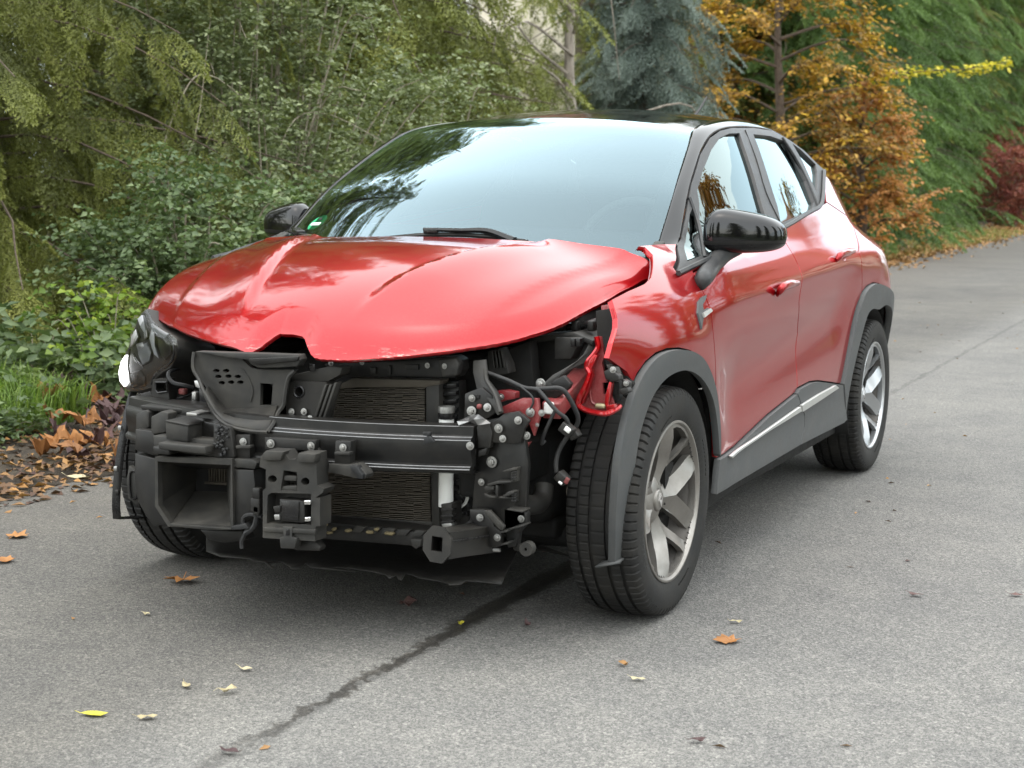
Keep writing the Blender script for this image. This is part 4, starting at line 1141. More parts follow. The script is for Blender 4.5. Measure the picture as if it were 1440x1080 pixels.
# glasshouse
hl = [yz(p) for p in (W_FRONT, W_TRI, W_REAR, W_QUART)]
dlo = surf_panel('side_window_frame', yz(DLO), TRIM, holes=hl, off=.004, thick=.022, step=.03, gap=.0008); mirrored.append(dlo)
for k, (nm, p) in enumerate(zip(('side_window', 'quarter_light', 'side_window', 'quarter_light'), hl)):
    mirrored.append(surf_panel(nm, shrink(p, -.006), SGLASS, off=-.010, thick=.004, step=.05, gap=0))
# raised seals round the panes and the split of the B pillar
def rail_on_side(name, px, r, mat, off=.008, n=6, close=False):
    P = [on_surf(u, v, S, off) for u, v in px]
    o = tube(name, P, r, mat, CAR, n, 3); mirrored.append(o); return o
rail_on_side('window_seal', [(954, 384), (998, 363.5), (1050, 342), (1102, 320), (1137, 299), (1152, 291), (1157, 279), (1159, 240)], .0085, TRIM, .012)
rail_on_side('door_split', [(1048, 183), (1064, 225), (1078, 272), (1100, 318)], .0022, BLK, .0055)
rail_on_side('quarter_post', [(1100, 194), (1117, 220), (1134, 252), (1150, 290)], .007, TRIM, .006)
rail_on_side('quarter_post', [(970, 278), (983, 318), (991, 362)], .0075, TRIM, .006)

# black pillar and roof rail: from the window frame up to windscreen and roof
dl_top = [(953, 345), (957, 335), (963.5, 298), (971, 259), (977, 239), (984, 216.5), (990, 204), (997.6, 193), (1004, 187.5), (1011, 183.5), (1019, 181), (1027, 179.6), (1042, 179), (1058, 179.6), (1072, 181), (1085, 183.5), (1098, 190), (1111, 198), (1130, 212), (1148, 229), (1157, 240)]
low = [on_surf(u, v, S, .002) for u, v in dl_top]
hi_c = catmull([(.695, .315, 1.030), (.682, .374, 1.074), (.660, .548, 1.203), (.634, .690, 1.288), (.600, .870, 1.382), (.567, 1.02, 1.447), (.552, 1.22, 1.480), (.548, 1.45, 1.499), (.546, 1.75, 1.498), (.544, 2.0, 1.472), (.54, 2.25, 1.430), (.535, 2.45, 1.385), (.53, 2.60, 1.345)], 8)
hi = resample(hi_c, .03, False)
lo_r = resample(catmull(low, 6), .02, False)
def pick(P, n):
    A = np.array(P); d = np.r_[0, np.cumsum(np.linalg.norm(np.diff(A, axis=0), axis=1))]; t = np.linspace(0, d[-1], n)
    return [np.array([np.interp(q, d, A[:, i]) for i in range(3)]) for q in t]
NP_ = 64
lo_p = pick(lo_r, NP_)
# pair each lower point with the upper curve at the matching fraction
hi_p = pick(hi, NP_)
rows = []
for i in range(NP_):
    a, b = lo_p[i], hi_p[i]
    t_ = hi_p[min(i + 1, NP_ - 1)] - hi_p[max(i - 1, 0)]
    nrm = np.cross(b - a, t_); nrm /= np.linalg.norm(nrm)
    if nrm[2] < 0 or nrm[0] < -.3: nrm = -nrm
    w = np.linalg.norm(b - a)
    row = [a - np.array([.02, 0, .0])]
    for k in range(9):
        s = k / 8
        row.append(a + (b - a) * s + nrm * (.13 * w * (1 - (2 * s - 1) ** 2)) * min(1, .25 + i / 25))
    row.append(b - np.array([.006, 0, .015]))
    rows.append(row)
rail = loft('roof_rail', rows, BLACKP, CAR, 180); mirrored.append(rail)
ws_edge = [p for p in hi_c if p[1] < 1.03]
# windscreen
WSN = 18
we = pick(ws_edge + [np.array((.567, 1.03, 1.449))], WSN)
def ws_row(p, inset=0.0, drop=0.0, nx=24):
    r = []
    t = (p[1] - .30) / .75
    for k in range(nx + 1):
        s = -1 + 2 * k / nx
        x = (p[0] - inset) * s
        q = s * s * (1 - .25 * (1 - s * s))
        bul = (1 - q)
        y = p[1] - bul * (.21 - .095 * t)
        z = p[2] + bul * (.020 + .018 * t) - drop
        r.append(np.array([x, y, z]))
    return r
rows = [ws_row(p, .003) for p in we]
rows.insert(0, [p + np.array([0, -.10, -.06]) for p in rows[0]])
windscreen = loft('windscreen', rows, GLASS, CAR, 180)
# black ceramic border just behind the glass
fr = [ws_row(p, .012, .004) for p in we]
def border(rows, nx=24):
    V, Fc = [], []
    m_ = len(rows[0]); n_ = len(rows)
    for r in rows: V += [v + np.array([0, .004, -.002]) for v in r]
    return V
nx = 60
frr = []
for p in pick(we, 44): frr.append([q + np.array([0, .004, -.003]) for q in ws_row(p, .004, .0, nx)])
V = [q for r in frr for q in r]; Fc = []
for i in range(43):
    for j in range(nx):
        s = abs(-1 + 2 * (j + .5) / nx); t = (i + .5) / 43
        mirror_zone = t > .80 and abs((j + .5) / nx - .5) < .09 + .10 * (t - .80) / .2
        corner = (s > .86 and t < .2 and (s - .86) / .14 + (.2 - t) / .2 > .95)
        if s > .945 - .02 * t or t < .135 or t > .965 or mirror_zone or corner:
            a = i * (nx + 1) + j
            Fc.append((a, a + 1, a + nx + 2, a + nx + 1))
frit = mesh('black_border', V, Fc, BLKG, windscreen, 180)
# roof panel between the rails
rr = [p for p in pick(hi_c, 70) if p[1] > 1.03]
rows = []
for p in rr:
    t = (p[1] - 1.03) / 1.57
    row = []
    for k in range(25):
        s = -1 + 2 * k / 24
        bul = 1 - abs(s) ** 2.4
        row.append(np.array([(p[0] - .004) * s, p[1] - bul * .115 * (1 - t) + bul * .10 * t, p[2] - .006 + bul * (.020 + .030 * min(1, t * 3))]))
    rows.append(row)
roof = loft('roof', rows, BLACKP, CAR, 180)
# spoiler, tail glass, tailgate, rear bumper (turned away, plain but closed)
last = rows[-1]
rows2 = [last, [p + np.array([0, .16, -.035]) for p in last], [p + np.array([0, .17, -.06]) for p in last], [p + np.array([0, .04, -.07]) for p in last]]
box('tail_header', (0, 2.64, 1.335), (1.04, .24, .07), DARK, CAR, bevel=.01)
loft('roof_spoiler', rows2, BLACKP, CAR, 60)
def tail_row(z, y, bul, x): return [np.array([x * s, y + bul * (1 - s * s), z]) for s in np.linspace(-1, 1, 17)]
loft('rear_window', [tail_row(1.30, 2.66, .14, .56), tail_row(1.18, 2.86, .14, .61), tail_row(1.06, 3.06, .15, .66)], REARG, CAR, 180)
loft('tailgate', [tail_row(1.06, 3.06, .15, .67), tail_row(1.0, 3.16, .15, .68), tail_row(.85, 3.17, .17, .70), tail_row(.66, 3.18, .17, .72)], RED, CAR, 60)
loft('rear_bumper', [tail_row(.68, 3.14, .2, .80), tail_row(.58, 3.20, .2, .78), tail_row(.40, 3.20, .2, .76), tail_row(.24, 3.10, .2, .74)], GREYPL, CAR, 60)
bl = [(3.075, .44), (3.09, .52), (3.06, .60), (3.14, .655), (3.24, .66), (3.28, .55), (3.26, .40), (3.18, .28), (3.10, .30)]
mirrored.append(surf_panel('bumper_corner', bl, GREYPL, off=.004, step=.03))
mirrored.append(surf_panel('tail_lamp', [(2.98, 1.0), (3.12, .99), (3.22, .93), (3.23, .86), (3.10, .90), (2.98, .95)], REDL, off=.006, step=.03))
P = [np.array((.02, 2.55, 1.525)), np.array((.02, 2.70, 1.60)), np.array((.02, 2.80, 1.66))]
tube('roof_aerial', P, [.010, .006, .004], BLK, CAR, 8, 3)

# handles
for nm, dr, c in (('door_handle', door_f, [(1093, 412), (1100, 405), (1110, 401), (1122, 398.5)]), ('door_handle', door_r, [(1176, 364), (1182, 359), (1190, 356), (1201, 353.5)])):
    P = [on_surf(u, v, S, o_) for (u, v), o_ in zip(c, (.004, .022, .024, .010))]
    Pc = catmull(P, 5)
    V, Fc = tube_geo(Pc, list(np.interp(np.linspace(0, 1, len(Pc)), [0, .2, .8, 1], [.007, .0115, .0115, .008])), 10)
    V = [np.array([v[0], v[1], (v[2] - np.mean([q[2] for q in Pc])) * 1.35 + np.mean([q[2] for q in Pc])]) for v in V]
    h = mesh(nm, V, Fc, RED, dr)
    P0 = on_surf(*c[1]); cup = [(P0[1] + .02 + .036 * math.cos(a), P0[2] - .001 + .021 * math.sin(a)) for a in np.linspace(0, 2 * math.pi, 15)[:-1]]
    surf_panel('handle_recess', cup, RED, dr, off=.0006, thick=.002, step=.012, gap=0, extra=lambda a, b, y0=P0[1] + .02, z0=P0[2] - .001: -.005 * np.clip(1 - ((a - y0) / .036) ** 2 - ((b - z0) / .021) ** 2, 0, 1))
# vent trim on the fender
vt = yz([(979, 440), (979.5, 424), (985, 417), (992, 414), (990, 421), (986, 428), (987, 436), (993, 433), (996, 437), (988, 444), (986, 452), (984.5, 463)])
v_ = surf_panel('fender_vent', vt, GREYPL, fender, off=.006, thick=.014, step=.015, gap=0)
v2 = surf_panel('vent_blade', yz([(984, 440), (994, 433), (997, 437), (986, 446)]), SATIN, fender, off=.013, thick=.01, step=.012, gap=0)

# door mirror: shell, dark lower part, stalk
def mirror_unit(sx):
    root_p = np.array([.80, .40, 1.035])
    c = PY(1049, 330, .575)
    def shell_geo(lo, hi, sc=1.0):
        V, Fc = [], []; nu, nv = 28, 16
        for j in range(nv + 1):
            ph = math.radians(lo + (hi - lo) * j / nv)
            for i in range(nu):
                th = 2 * math.pi * i / nu
                cx, sy, sz = math.cos(th) * math.cos(ph), math.sin(th) * math.cos(ph), math.sin(ph)
                pw = lambda q, e: math.copysign(abs(q) ** e, q)
                x = .118 * pw(cx, .55); y = (.085 if sy < 0 else .05) * pw(sy, .7); z = (.074 if sz > 0 else .058) * pw(sz, .62)
                z *= 1 - .28 * (x / .118) * (1 if z > 0 else .35)
                x *= 1 - .10 * (sz > 0) * sz
                V.append(c + np.array([x * sc, (y + .05 * (x / .118) ** 1) * sc, z * sc]))
        for j in range(nv):
            for i in range(nu):
                i2 = (i + 1) % nu
                Fc.append((j * nu + i, j * nu + i2, (j + 1) * nu + i2, (j + 1) * nu + i))
        return V, Fc
    return c, shell_geo
c, sg = mirror_unit(1)
mir = bpy.data.objects.new('door_mirror', None); link(mir, CAR)
def mpart(name, V, Fc, mat, sm=180):
    o = mesh(name, V, Fc, mat, mir, sm); return o
V, Fc = sg(-8, 90); mpart('mirror_cap', V, Fc, BLACKP)
V, Fc = sg(-24, -6, .985); mpart('mirror_band', V, Fc, BLK)
V, Fc = sg(-90, -20); mpart('mirror_base', V, Fc, BLKG)
P = [on_surf(982, 402, S, -.02), on_surf(988, 393, S, .015), PY(1000, 376, .42), PY(1016, 358, .52), PY(1036, 346, .56)]
Pc = catmull(P, 5)
V, Fc = tube_geo(Pc, list(np.interp(np.linspace(0, 1, len(Pc)), [0, .35, 1], [.020, .029, .030])), 14)
V = [np.array([v[0], v[1], v[2]]) for v in V]
mpart('mirror_stalk', V, Fc, TRIM)
V, Fc = lathe_geo([(0, .001), (0, 1)], 28, 'y')
V = [c + np.array([v[0] * .095 - .008, .046 + v[0] * .045, v[2] * .048]) for v in V]
mpart('mirror_glass', V, Fc, CHROME)
# far side: the same panels mirrored
for o in mirrored:
    cc = mirror_copy(o, CAR)
for dr in (door_f, door_r):
    md = [o for o in CAR.children if o.data == dr.data and o is not dr][0]
    for ch in dr.children:
        q = ch.copy(); link(q); q.parent = md
mir2 = mir.copy(); link(mir2); mir2.parent = CAR; mir2.scale = (-1, 1, 1); mir2.location = (.065, .03, 0)
for ch in mir.children:
    q = ch.copy(); link(q); q.parent = mir2
# far fender and arch strip
ff = surf_panel('front_fender', yz([(952, 383), (987, 373), (975, 382), (985, 403), (999, 436), (1003, 470), (1006, 570), (1006, 598), (1003, 562), (996, 530), (985, 506), (971, 494), (955, 490), (938, 491), (922, 497), (908, 509), (896, 526)]) + [(-.22, .76), (-.20, .84), (-.16, .90), (-.10, .93), (0, .945), (.10, .96), (.16, .98), (.18, 1.02), (.22, 1.07), (.28, 1.08)], RED, step=.03)
ff.scale = (-1, 1, 1); ff.location = (.05, .02, -.05)
# the far arch strip hangs free: a thin bowed band with its foot
sl = [(-.30, .585), (-.335, .50), (-.365, .41), (-.385, .32), (-.395, .24), (-.392, .19)]
sl = catmull([np.array([-.835, y, z]) for y, z in sl], 4)
rows = [[p + np.array([0.012, .0, 0]), p + np.array([-.014, -.006, 0]), p + np.array([-.020, .012, 0])] for p in sl]
rows.append([q + np.array([.035, .10, -.012]) for q in rows[-1]])
ac = loft('front_arch_strip', rows, BLKG, CAR, 50, solid=.004); ac['label'] = 'loose arch strip hanging beside the remaining headlamp'

ft = on_surf(870, 795, S, .02)
loft('arch_foot', [[ft + np.array([.012, -.03, .012]), ft + np.array([.012, .05, .018])], [ft + np.array([-.05, -.045, -.004]), ft + np.array([-.05, .02, .0])]], GREYPL, CAR, 40, solid=.006)
# bonnet: one smooth fitted surface, ridges on top, outline traced on it
lip = [(355, 495, -.700), (390, 471, -.690), (397, 469.5, -.69), (425, 473, -.690), (432, 487, -.70), (442, 503, -.705), (470, 506, -.702), (500, 506, -.698), (550, 502.5, -.675), (600, 497, -.645), (650, 491, -.60), (700, 483, -.54), (740, 473, -.46), (780, 460, -.36), (810, 445, -.255), (840, 429, -.145), (868, 413, -.03), (890, 402, .055), (906, 393, .125)]
lipR = [(330, 489, -.675), (300, 481, -.63), (275, 473, -.575), (250, 463, -.51), (228, 452, -.435), (212, 442, -.36)]
bl = [PY(*p) for p in lip]
br = [PY(*p) for p in lipR]
rear = [(.757, .150, 1.005), (.752, .180, 1.03), (.70, .183, 1.046), (.5, .135, 1.068), (.25, .085, 1.080), (0, .065, 1.084), (-.25, .085, 1.080), (-.5, .135, 1.068), (-.70, .183, 1.046), (-.752, .180, 1.03), (-.757, .150, 1.005)]
side_r = [(-.775, .07, .985), (-.795, -.05, .958), (-.795, -.18, .915), (-.775, -.29, .862)]
inner = []
for sx in (1, -1):
    inner += [(sx * .62, .08, 1.045), (sx * .40, .02, 1.068), (sx * .66, -.06, 1.012), (sx * .57, -.14, 1.018), (sx * .34, -.16, 1.048), (sx * .60, -.28, .957), (sx * .48, -.36, .970), (sx * .28, -.40, .998), (sx * .40, -.54, .888), (sx * .22, -.60, .910)]
inner += [(0, -.2, 1.058), (0, -.44, 1.003), (0, -.60, .930)]
RR = .050
DROP = lambda y: .030 * (1 - .75 * sstep(-.10, .10, y))
up_ = lambda p: (p[0], p[1], p[2] + float(DROP(p[1])))
ctl = [up_(p) + (2.0,) for p in bl if not (abs(p[0]) < .09 and p[2] > .80)] + [up_(p) + (2.0,) for p in br] + [p + (2.5,) for p in rear if abs(p[0]) < .73] + [up_(p) + (1.5,) for p in side_r] + [p + (1.0,) for p in inner]
ctl = np.array(ctl)
powers = [(i, j) for i in range(7) for j in range(6) if i + j <= 6 and (i % 2 == 0 or i + j <= 3)]
def hb_(a, b):
    a = np.asarray(a, float) / .8; b = (np.asarray(b, float) + .27) / .45
    return np.stack([a ** i * b ** j for i, j in powers], -1)
Am = hb_(ctl[:, 0], ctl[:, 1]) * ctl[:, 3:4]
reg = np.diag([.04 * (i + j > 2) + .10 * (i + j > 4) for i, j in powers])
hc = np.linalg.solve(Am.T @ Am + reg, Am.T @ (ctl[:, 2] * ctl[:, 3]))
def Hf(a, b):
    a = np.asarray(a, float); b = np.asarray(b, float)
    h = hb_(a, b) @ hc
    t = np.clip((b + .72) / .90, 0, 1)
    xr = .17 + .27 * t                          # inner ridges, a V towards the badge notch
    w = np.abs(a) - xr
    amp = .021 * sstep(.04, .35, t) * (1 - .55 * sstep(.75, 1, t))
    h = h + amp * np.where(w > 0, np.exp(-(w / .12) ** 2), np.exp(-(w / .022) ** 2))
    xo = .47 + .17 * t                          # outer crease
    w2 = np.abs(a) - xo
    h = h + .008 * sstep(.1, .4, t) * np.where(w2 > 0, np.exp(-(w2 / .02) ** 2), np.exp(-(w2 / .09) ** 2))
    return h
def on_hood(u, v, y0):
    r = ray(u, v); t0 = (y0 - CAM[1]) / r[1]
    ts = np.linspace(t0 - .25, t0 + .25, 800); P = CAM + r * ts[:, None]
    g = P[:, 2] - Hf(P[:, 0], P[:, 1]) + DROP(P[:, 1])
    k = np.where(np.diff(np.sign(g)) != 0)[0]
    i = k[np.argmin(np.abs(k - 400))] if len(k) else int(np.argmin(np.abs(g)))
    return P[i]
hl_ = [on_hood(*p) for p in lip]; hr_ = [on_hood(*p) for p in lipR]
hood_out = [(p[0], p[1]) for p in hl_] + [(p[0], p[1]) for p in rear] + [(p[0], p[1]) for p in side_r] + [(p[0], p[1]) for p in hr_[::-1]]
print('lip dy', [round(float(a[1] - b[2]), 3) for a, b in zip(hl_, lip)], [round(float(a[1] - b[2]), 3) for a, b in zip(hr_, lipR)])
# round the traced outline except at the notch corners
k0 = hood_out
ca = catmull([np.array(p) for p in hood_out], 3, True)
hood_out = [tuple(p) for p in ca]
# the rim rolls over everywhere but along the windscreen
HO = np.array([p for p in resample(hood_out, .0015) if not (p[1] > .03 and abs(p[0]) < .72 and p[1] > .183 - .13 * (1 - abs(p[0]) / .72) - .03)])
def edge_roll(a, b):
    X = np.stack([np.asarray(a, float), np.asarray(b, float)], -1)
    d = np.sqrt(((X[:, None, :] - HO[None]) ** 2).sum(-1)).min(1)
    return -DROP(b) * np.clip(1 - d / RR, 0, 1) ** 2
hood = surf_panel('bonnet', hood_out, REDHOOD, CAR, f=Hf, kind='top', thick=.012, step=.018, gap=0, extra=edge_roll, bstep=.012, rings=(.008, .017, .027, .038, .050))
# ------------------------------------------------------------------ wheels
def tyre_geo():
    prof = [(-.085, .222), (-.097, .236), (-.106, .262), (-.1085, .290), (-.106, .311), (-.103, .319), (-.099, .326), (-.093, .3308)]
    tread = [-.086, -.080, -.072, -.066, -.0655, -.0575, -.057, -.042, -.0285, -.028, -.020, -.0195, -.008, .008, .0195, .020, .028, .0285, .042, .057, .0575, .0655, .066, .072, .080, .086]
    groove = [(-.0656, -.0574), (-.0281, -.0199), (.0199, .0281), (.0574, .0656)]
    tread = [-.086, -.080, -.072, -.0672, -.0665, -.0568, -.0561, -.042, -.0296, -.0289, -.0191, -.0184, -.008, .008, .0184, .0191, .0289, .0296, .042, .0561, .0568, .0665, .0672, .072, .080, .086]
    groove = [(-.0667, -.0566), (-.0291, -.0189), (.0189, .0291), (.0566, .0667)]
    for x in tread:
        r = .3395 - .9 * x * x
        if any(a <= x <= b for a, b in groove): r -= .0085
        prof.append((x, r))
    prof += [(-a, r) for a, r in prof[:8]][::-1]
    n = 480; V = []; m_ = len(prof)
    for k in range(n):
        w = 2 * math.pi * k / n
        for j, (x, r) in enumerate(prof):
            rr, xx, wk = r, x, w
            ax = abs(x)
            if .0669 <= ax <= .0935 and k % 6 == 0: rr -= .0065
            elif .094 < ax < .1035 and r > .315 and k % 6 == 0: rr -= .004; xx *= .955
            elif .0294 < ax < .0565 and k % 6 == (1 if x > 0 else 4): rr -= .0028
            elif ax < .0186 and k % 8 == 0: rr -= .0018
            elif .1035 <= ax < .1065 and .30 < r < .325 and k % 2 == 0: xx *= .992
            V.append((xx, rr * math.cos(wk), rr * math.sin(wk)))
    V = np.array(V)
    Fc = []
    for k in range(n):
        k2 = (k + 1) % n
        for j in range(m_ - 1): Fc.append((k * m_ + j, k2 * m_ + j, k2 * m_ + j + 1, k * m_ + j + 1))
    return V, np.array(Fc)
def make_wheel(rimmat, spin):
    W = bpy.data.objects.new('wheel', None); link(W, CAR)
    V, Fc = tyre_geo()
    # the load flattens the foot of the tyre a little
    ty = raw('tyre', V, Fc, TYRE, W, 28)
    # raised marks on the side wall
    bm = bmesh.new()
    for (r, a0, nn, hh, ww) in ((.283, 58, 9, .016, .010), (.283, 238, 9, .016, .010), (.262, 150, 16, .006, .004), (.262, 330, 16, .006, .004)):
        for i in range(nn):
            a = math.radians(a0 + i * (ww * 1.5 / r) * 57.3)
            R = Matrix.Rotation(-a + math.pi / 2, 3, 'X')
            cw = ww * (.6 + .4 * ((i * 7) % 3) / 2)
            cube_bm(bm, (.1075 if r > .27 else .1062, r * math.sin(a), r * math.cos(a)), (.0022, cw, hh), Matrix.Rotation(-a, 3, 'X'))
    bmobj('sidewall_mark', bm, TYRE, W, None)['kind'] = 'stuff'
    bm = None
    # rim lip and barrel
    V, Fc = lathe_geo([(.088, .2223), (.06, .2165), (.0, .207), (-.06, .211), (-.10, .225), (-.10, .232)], 72)
    mesh('rim_barrel', V, Fc, BARREL, W, 40)
    V, Fc = lathe_geo([(.097, .2375), (.1005, .2365), (.1015, .2345), (.1010, .2300), (.096, .2265), (.086, .2225)], 96)
    mesh('rim', V[:], Fc, rimmat, W, 40)
    def P(r, a, x): return np.array([x, r * math.sin(a), r * math.cos(a)])
    for k in range(5):
        a0 = math.radians(90 + 72 * k + spin)
        # one broad V spoke: flat blade with a window, each arm falling away from the ridge
        rk = [.046, .075, .105, .14, .175, .205, .2255]; hk = [26, 24, 24, 26, 28.5, 30, 31.5]
        out = [(r, -h) for r, h in zip(rk, hk)] + [(.2262, -20), (.2265, -8), (.2265, 8), (.2262, 20)] + [(r, h) for r, h in zip(rk[::-1], hk[::-1])]
        win = [(.118, 0), (.150, 9.5), (.185, 15.2), (.214, 18.4), (.2175, 10), (.2180, 0), (.2175, -10), (.214, -18.4), (.185, -15.2), (.150, -9.5)]
        car2 = lambda L_: [(r * math.cos(math.radians(h)), r * math.sin(math.radians(h))) for r, h in L_]
        vo, fs = fill2d(car2(out), [car2(win)], .013)
        def lift(a, b):
            r = math.hypot(a, b); h = abs(math.degrees(math.atan2(b, a)))
            ai = float(np.interp(r, [.05, .118, .15, .185, .22], [0, 1, 9.5, 15.2, 19]))
            x = .050 + .043 * float(sstep(.05, .205, r)) - .55 * max(0.0, math.radians(h - ai)) * r * float(np.interp(r, [.05, .2, .226], [1.0, .9, .35]))
            p = P(r, a0 + math.atan2(b, a), x)
            return p
        n_ = len(vo)
        sp = thick2d('spoke', vo, fs, lift, (-.020, 0, 0), rimmat, W, 24)
        # wheel bolt in the slot between two spokes
        ab = a0 + math.radians(36)
        V, Fc = lathe_geo([(.030, .0005), (.034, .007), (.030, .0095), (.010, .0095)], 6)
        mesh('wheel_bolt', [np.array(v) + P(.056, ab, 0) for v in V], Fc, DARK, W, 30)
    V, Fc = lathe_geo([(.0, .076), (.030, .074), (.040, .066), (.046, .050), (.050, .037), (.0505, .034)], 40)
    mesh('hub', V, Fc, rimmat, W, 40)
    V, Fc = lathe_geo([(.046, .0335), (.056, .0325), (.0585, .029), (.0600, .012), (.0602, .0005)], 32)
    mesh('hub_cap', V, Fc, rimmat, W, 60)
    # the maker's lozenge, an open diamond band
    out = [(0, .021), (.013, 0), (0, -.021), (-.013, 0)]; inn = [(0, .0125), (.0072, 0), (0, -.0125), (-.0072, 0)]
    vo, fs = fill2d(out, [inn])
    thick2d('emblem', vo, fs, lambda a, b: (.0630, a, b), (-.004, 0, 0), CHROME, W, None)
    V, Fc = lathe_geo([(-.03, .06), (.004, .06), (.004, .140), (-.018, .140), (-.018, .06)], 48)
    mesh('brake_disc', V, Fc, metal('brake_disc_steel', (.35, .33, .31), .4, .4, (.2, .1, .05)) if 'brake_disc_steel' not in bpy.data.materials else bpy.data.materials['brake_disc_steel'], W, 40)
    bm = bmesh.new(); cube_bm(bm, (.0, .115, .03), (.09, .07, .12)); bmobj('brake_caliper', bm, DARK, W, 50, .012)
    return W
wf = make_wheel(RIMM, 2)
wf.location = (.778, 0, .3378)
wr = make_wheel(RIMR, 1)
wr.location = (.776, 2.639, .3378)
for src, x, y in ((wf, -.778, 0), (wr, -.776, 2.639)):
    q = src.copy(); link(q); q.parent = CAR; q.location = (x, y, .3378); q.rotation_euler = (0, 0, math.pi)
    for ch in src.children:
        k = ch.copy(); link(k); k.parent = q
for yc in (0, 2.639):
    for sx in (1, -1):
        rows = []
        for a in np.linspace(-20, 200, 23):
            r = .385 if yc else .40
            y, z = yc + r * math.cos(math.radians(a)), .345 + r * math.sin(math.radians(a))
            rows.append([(sx * .855, y, z), (sx * .62, y, z), (sx * .42, y, z)])
        if yc == 0: rows = [r_ for r_ in rows if r_[0][1] > -.12]
        loft('wheel_liner', rows, DARK, CAR, 40, solid=.006)
# ------------------------------------------------------------------ the torn-open front end
def bolt_mesh():
    V, Fc = lathe_geo([(0, .0135), (-.0025, .0132), (-.003, .0095), (-.0032, .0082)], 18, 'y')
    V2, F2 = lathe_geo([(-.003, .0082), (-.0085, .0080), (-.0098, .0068), (-.0100, .0004)], 6, 'y')
    b = len(V); V += V2; Fc += [tuple(i + b for i in f) for f in F2]
    V3, F3 = lathe_geo([(-.0095, .0042), (-.0135, .0040), (-.0140, .0004)], 10, 'y')
    b = len(V); V += V3; Fc += [tuple(i + b for i in f) for f in F3]
    o = mesh('bolt', V, Fc, ZINC, CAR, 35)
    return o
_b0 = bolt_mesh(); _bolts = [0]
def bolt(u, v, y, s=1.0, parent=None, mat=None):
    global _b0
    o = _b0 if _bolts[0] == 0 else _b0.copy()
    if _bolts[0]: link(o)
    _bolts[0] += 1
    o.parent = parent or CAR
    o.location = PY(u, v, y); o.scale = (s * .72, s * .6, s * .72)
    o.rotation_euler = (random.uniform(-.12, .12), random.uniform(0, 1), random.uniform(-.12, .12))
    return o
def pt(L_): return [PY(*p) for p in L_]
A_ = lambda X, Y: (140 + X / 4, 420 + Y / 4)
B_ = lambda X, Y: (140 + X / 4, 600 + Y / 4)
C_ = lambda X, Y: (420 + X / 4, 470 + Y / 4)
D_ = lambda X, Y: (420 + X / 4, 600 + Y / 4)
E_ = lambda X, Y: (640 + X / 4, 400 + Y / 4)
F_ = lambda X, Y: (660 + X / 6, 480 + Y / 6)
H_ = lambda X, Y: (640 + X * .15734, 630 + Y * .15734)
def M(fn, L_): return [fn(*p) for p in L_]

# body behind: engine, fire wall, floor, cabin side of the bay
box('fire_wall', (0, .30, .62), (1.36, .03, .80), DARK, CAR, bevel=0)
box('floor_pan', (0, 1.55, .235), (1.60, 3.0, .05), DARK, CAR, bevel=.01)
box('engine_block', (.05, -.06, .52), (.62, .42, .46), DARK, CAR, bevel=.03)
box('engine_cover', (.02, -.06, .80), (.50, .36, .10), BLK, CAR, bevel=.03)
box('gearbox', (.42, -.02, .40), (.26, .30, .28), DARK, CAR, bevel=.04)
box('subframe', (0, .10, .24), (1.10, .40, .07), DARK, CAR, bevel=.015)
for sx in (1, -1):
    box('chassis_rail', (sx * .50, -.16, .47), (.09, .78, .12), DARK, CAR, bevel=.012)
    box('inner_wing', (sx * .66, .02, .80), (.03, .50, .24), DARK, CAR, bevel=.01)
box('scuttle', (0, .235, .985), (1.38, .10, .10), BLK, CAR, bevel=.02)

# crash beam: corrugated bow across the front
prof = [(.055, 599.0), (.012, 599.0), (.004, 600.5), (.002, 612), (-.010, 616), (-.012, 619), (-.011, 640), (-.006, 645), (-.004, 652.5), (-.016, 656), (-.017, 659), (-.012, 664), (0, 666), (.055, 666)]
yb = lambda x: -.745 + .36 * x * x
zs = [(dy, PY(669, v, -.63)[2]) for dy, v in prof]
rows = []
for x in np.linspace(-.60, .545, 40):
    rows.append([(x, yb(x) + dy, z) for dy, z in zs])
BRIDGE = metal('beam_highlight_metal', (.22, .22, .22), .3, .35, (.05, .05, .05), .8, 60)  # bright grey that stands in for sky glints on the black beam
beam = loft('crash_beam', rows, STEELK, CAR, 35)
loft('beam_end', [rows[-1], [(q[0] + .002, q[1] + .02, q[2]) for q in rows[-1]]], STEELK, beam, 30)
for v_ in (600.0, 614.5, 618.5, 655.5, 659.0):  # slim bright strips added along the ledges as painted-in highlights
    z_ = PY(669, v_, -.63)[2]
    tube('beam_highlight', [(x, yb(x) - np.interp(v_, [600, 612, 616, 619, 640, 645, 652.5, 656, 659, 664], [-.004, -.003, .009, .013, .012, .007, .005, .015, .018, .013]), z_) for x in np.linspace(-.02, .545, 16)], .0016 if v_ > 601 else .0012, BRIDGE, beam, 6, 0)
for t in ((696, 550, 740, 552, 735, 575, 700, 572), (706, 578, 738, 574, 760, 605, 697, 622)):
    pp = [C_(t[i], t[i + 1]) for i in range(0, 8, 2)]
    prism('beam_clip', pp, -.735, .012, RUBBER, beam, .002)
bolt(*C_(965, 628), -.655, 1.15)

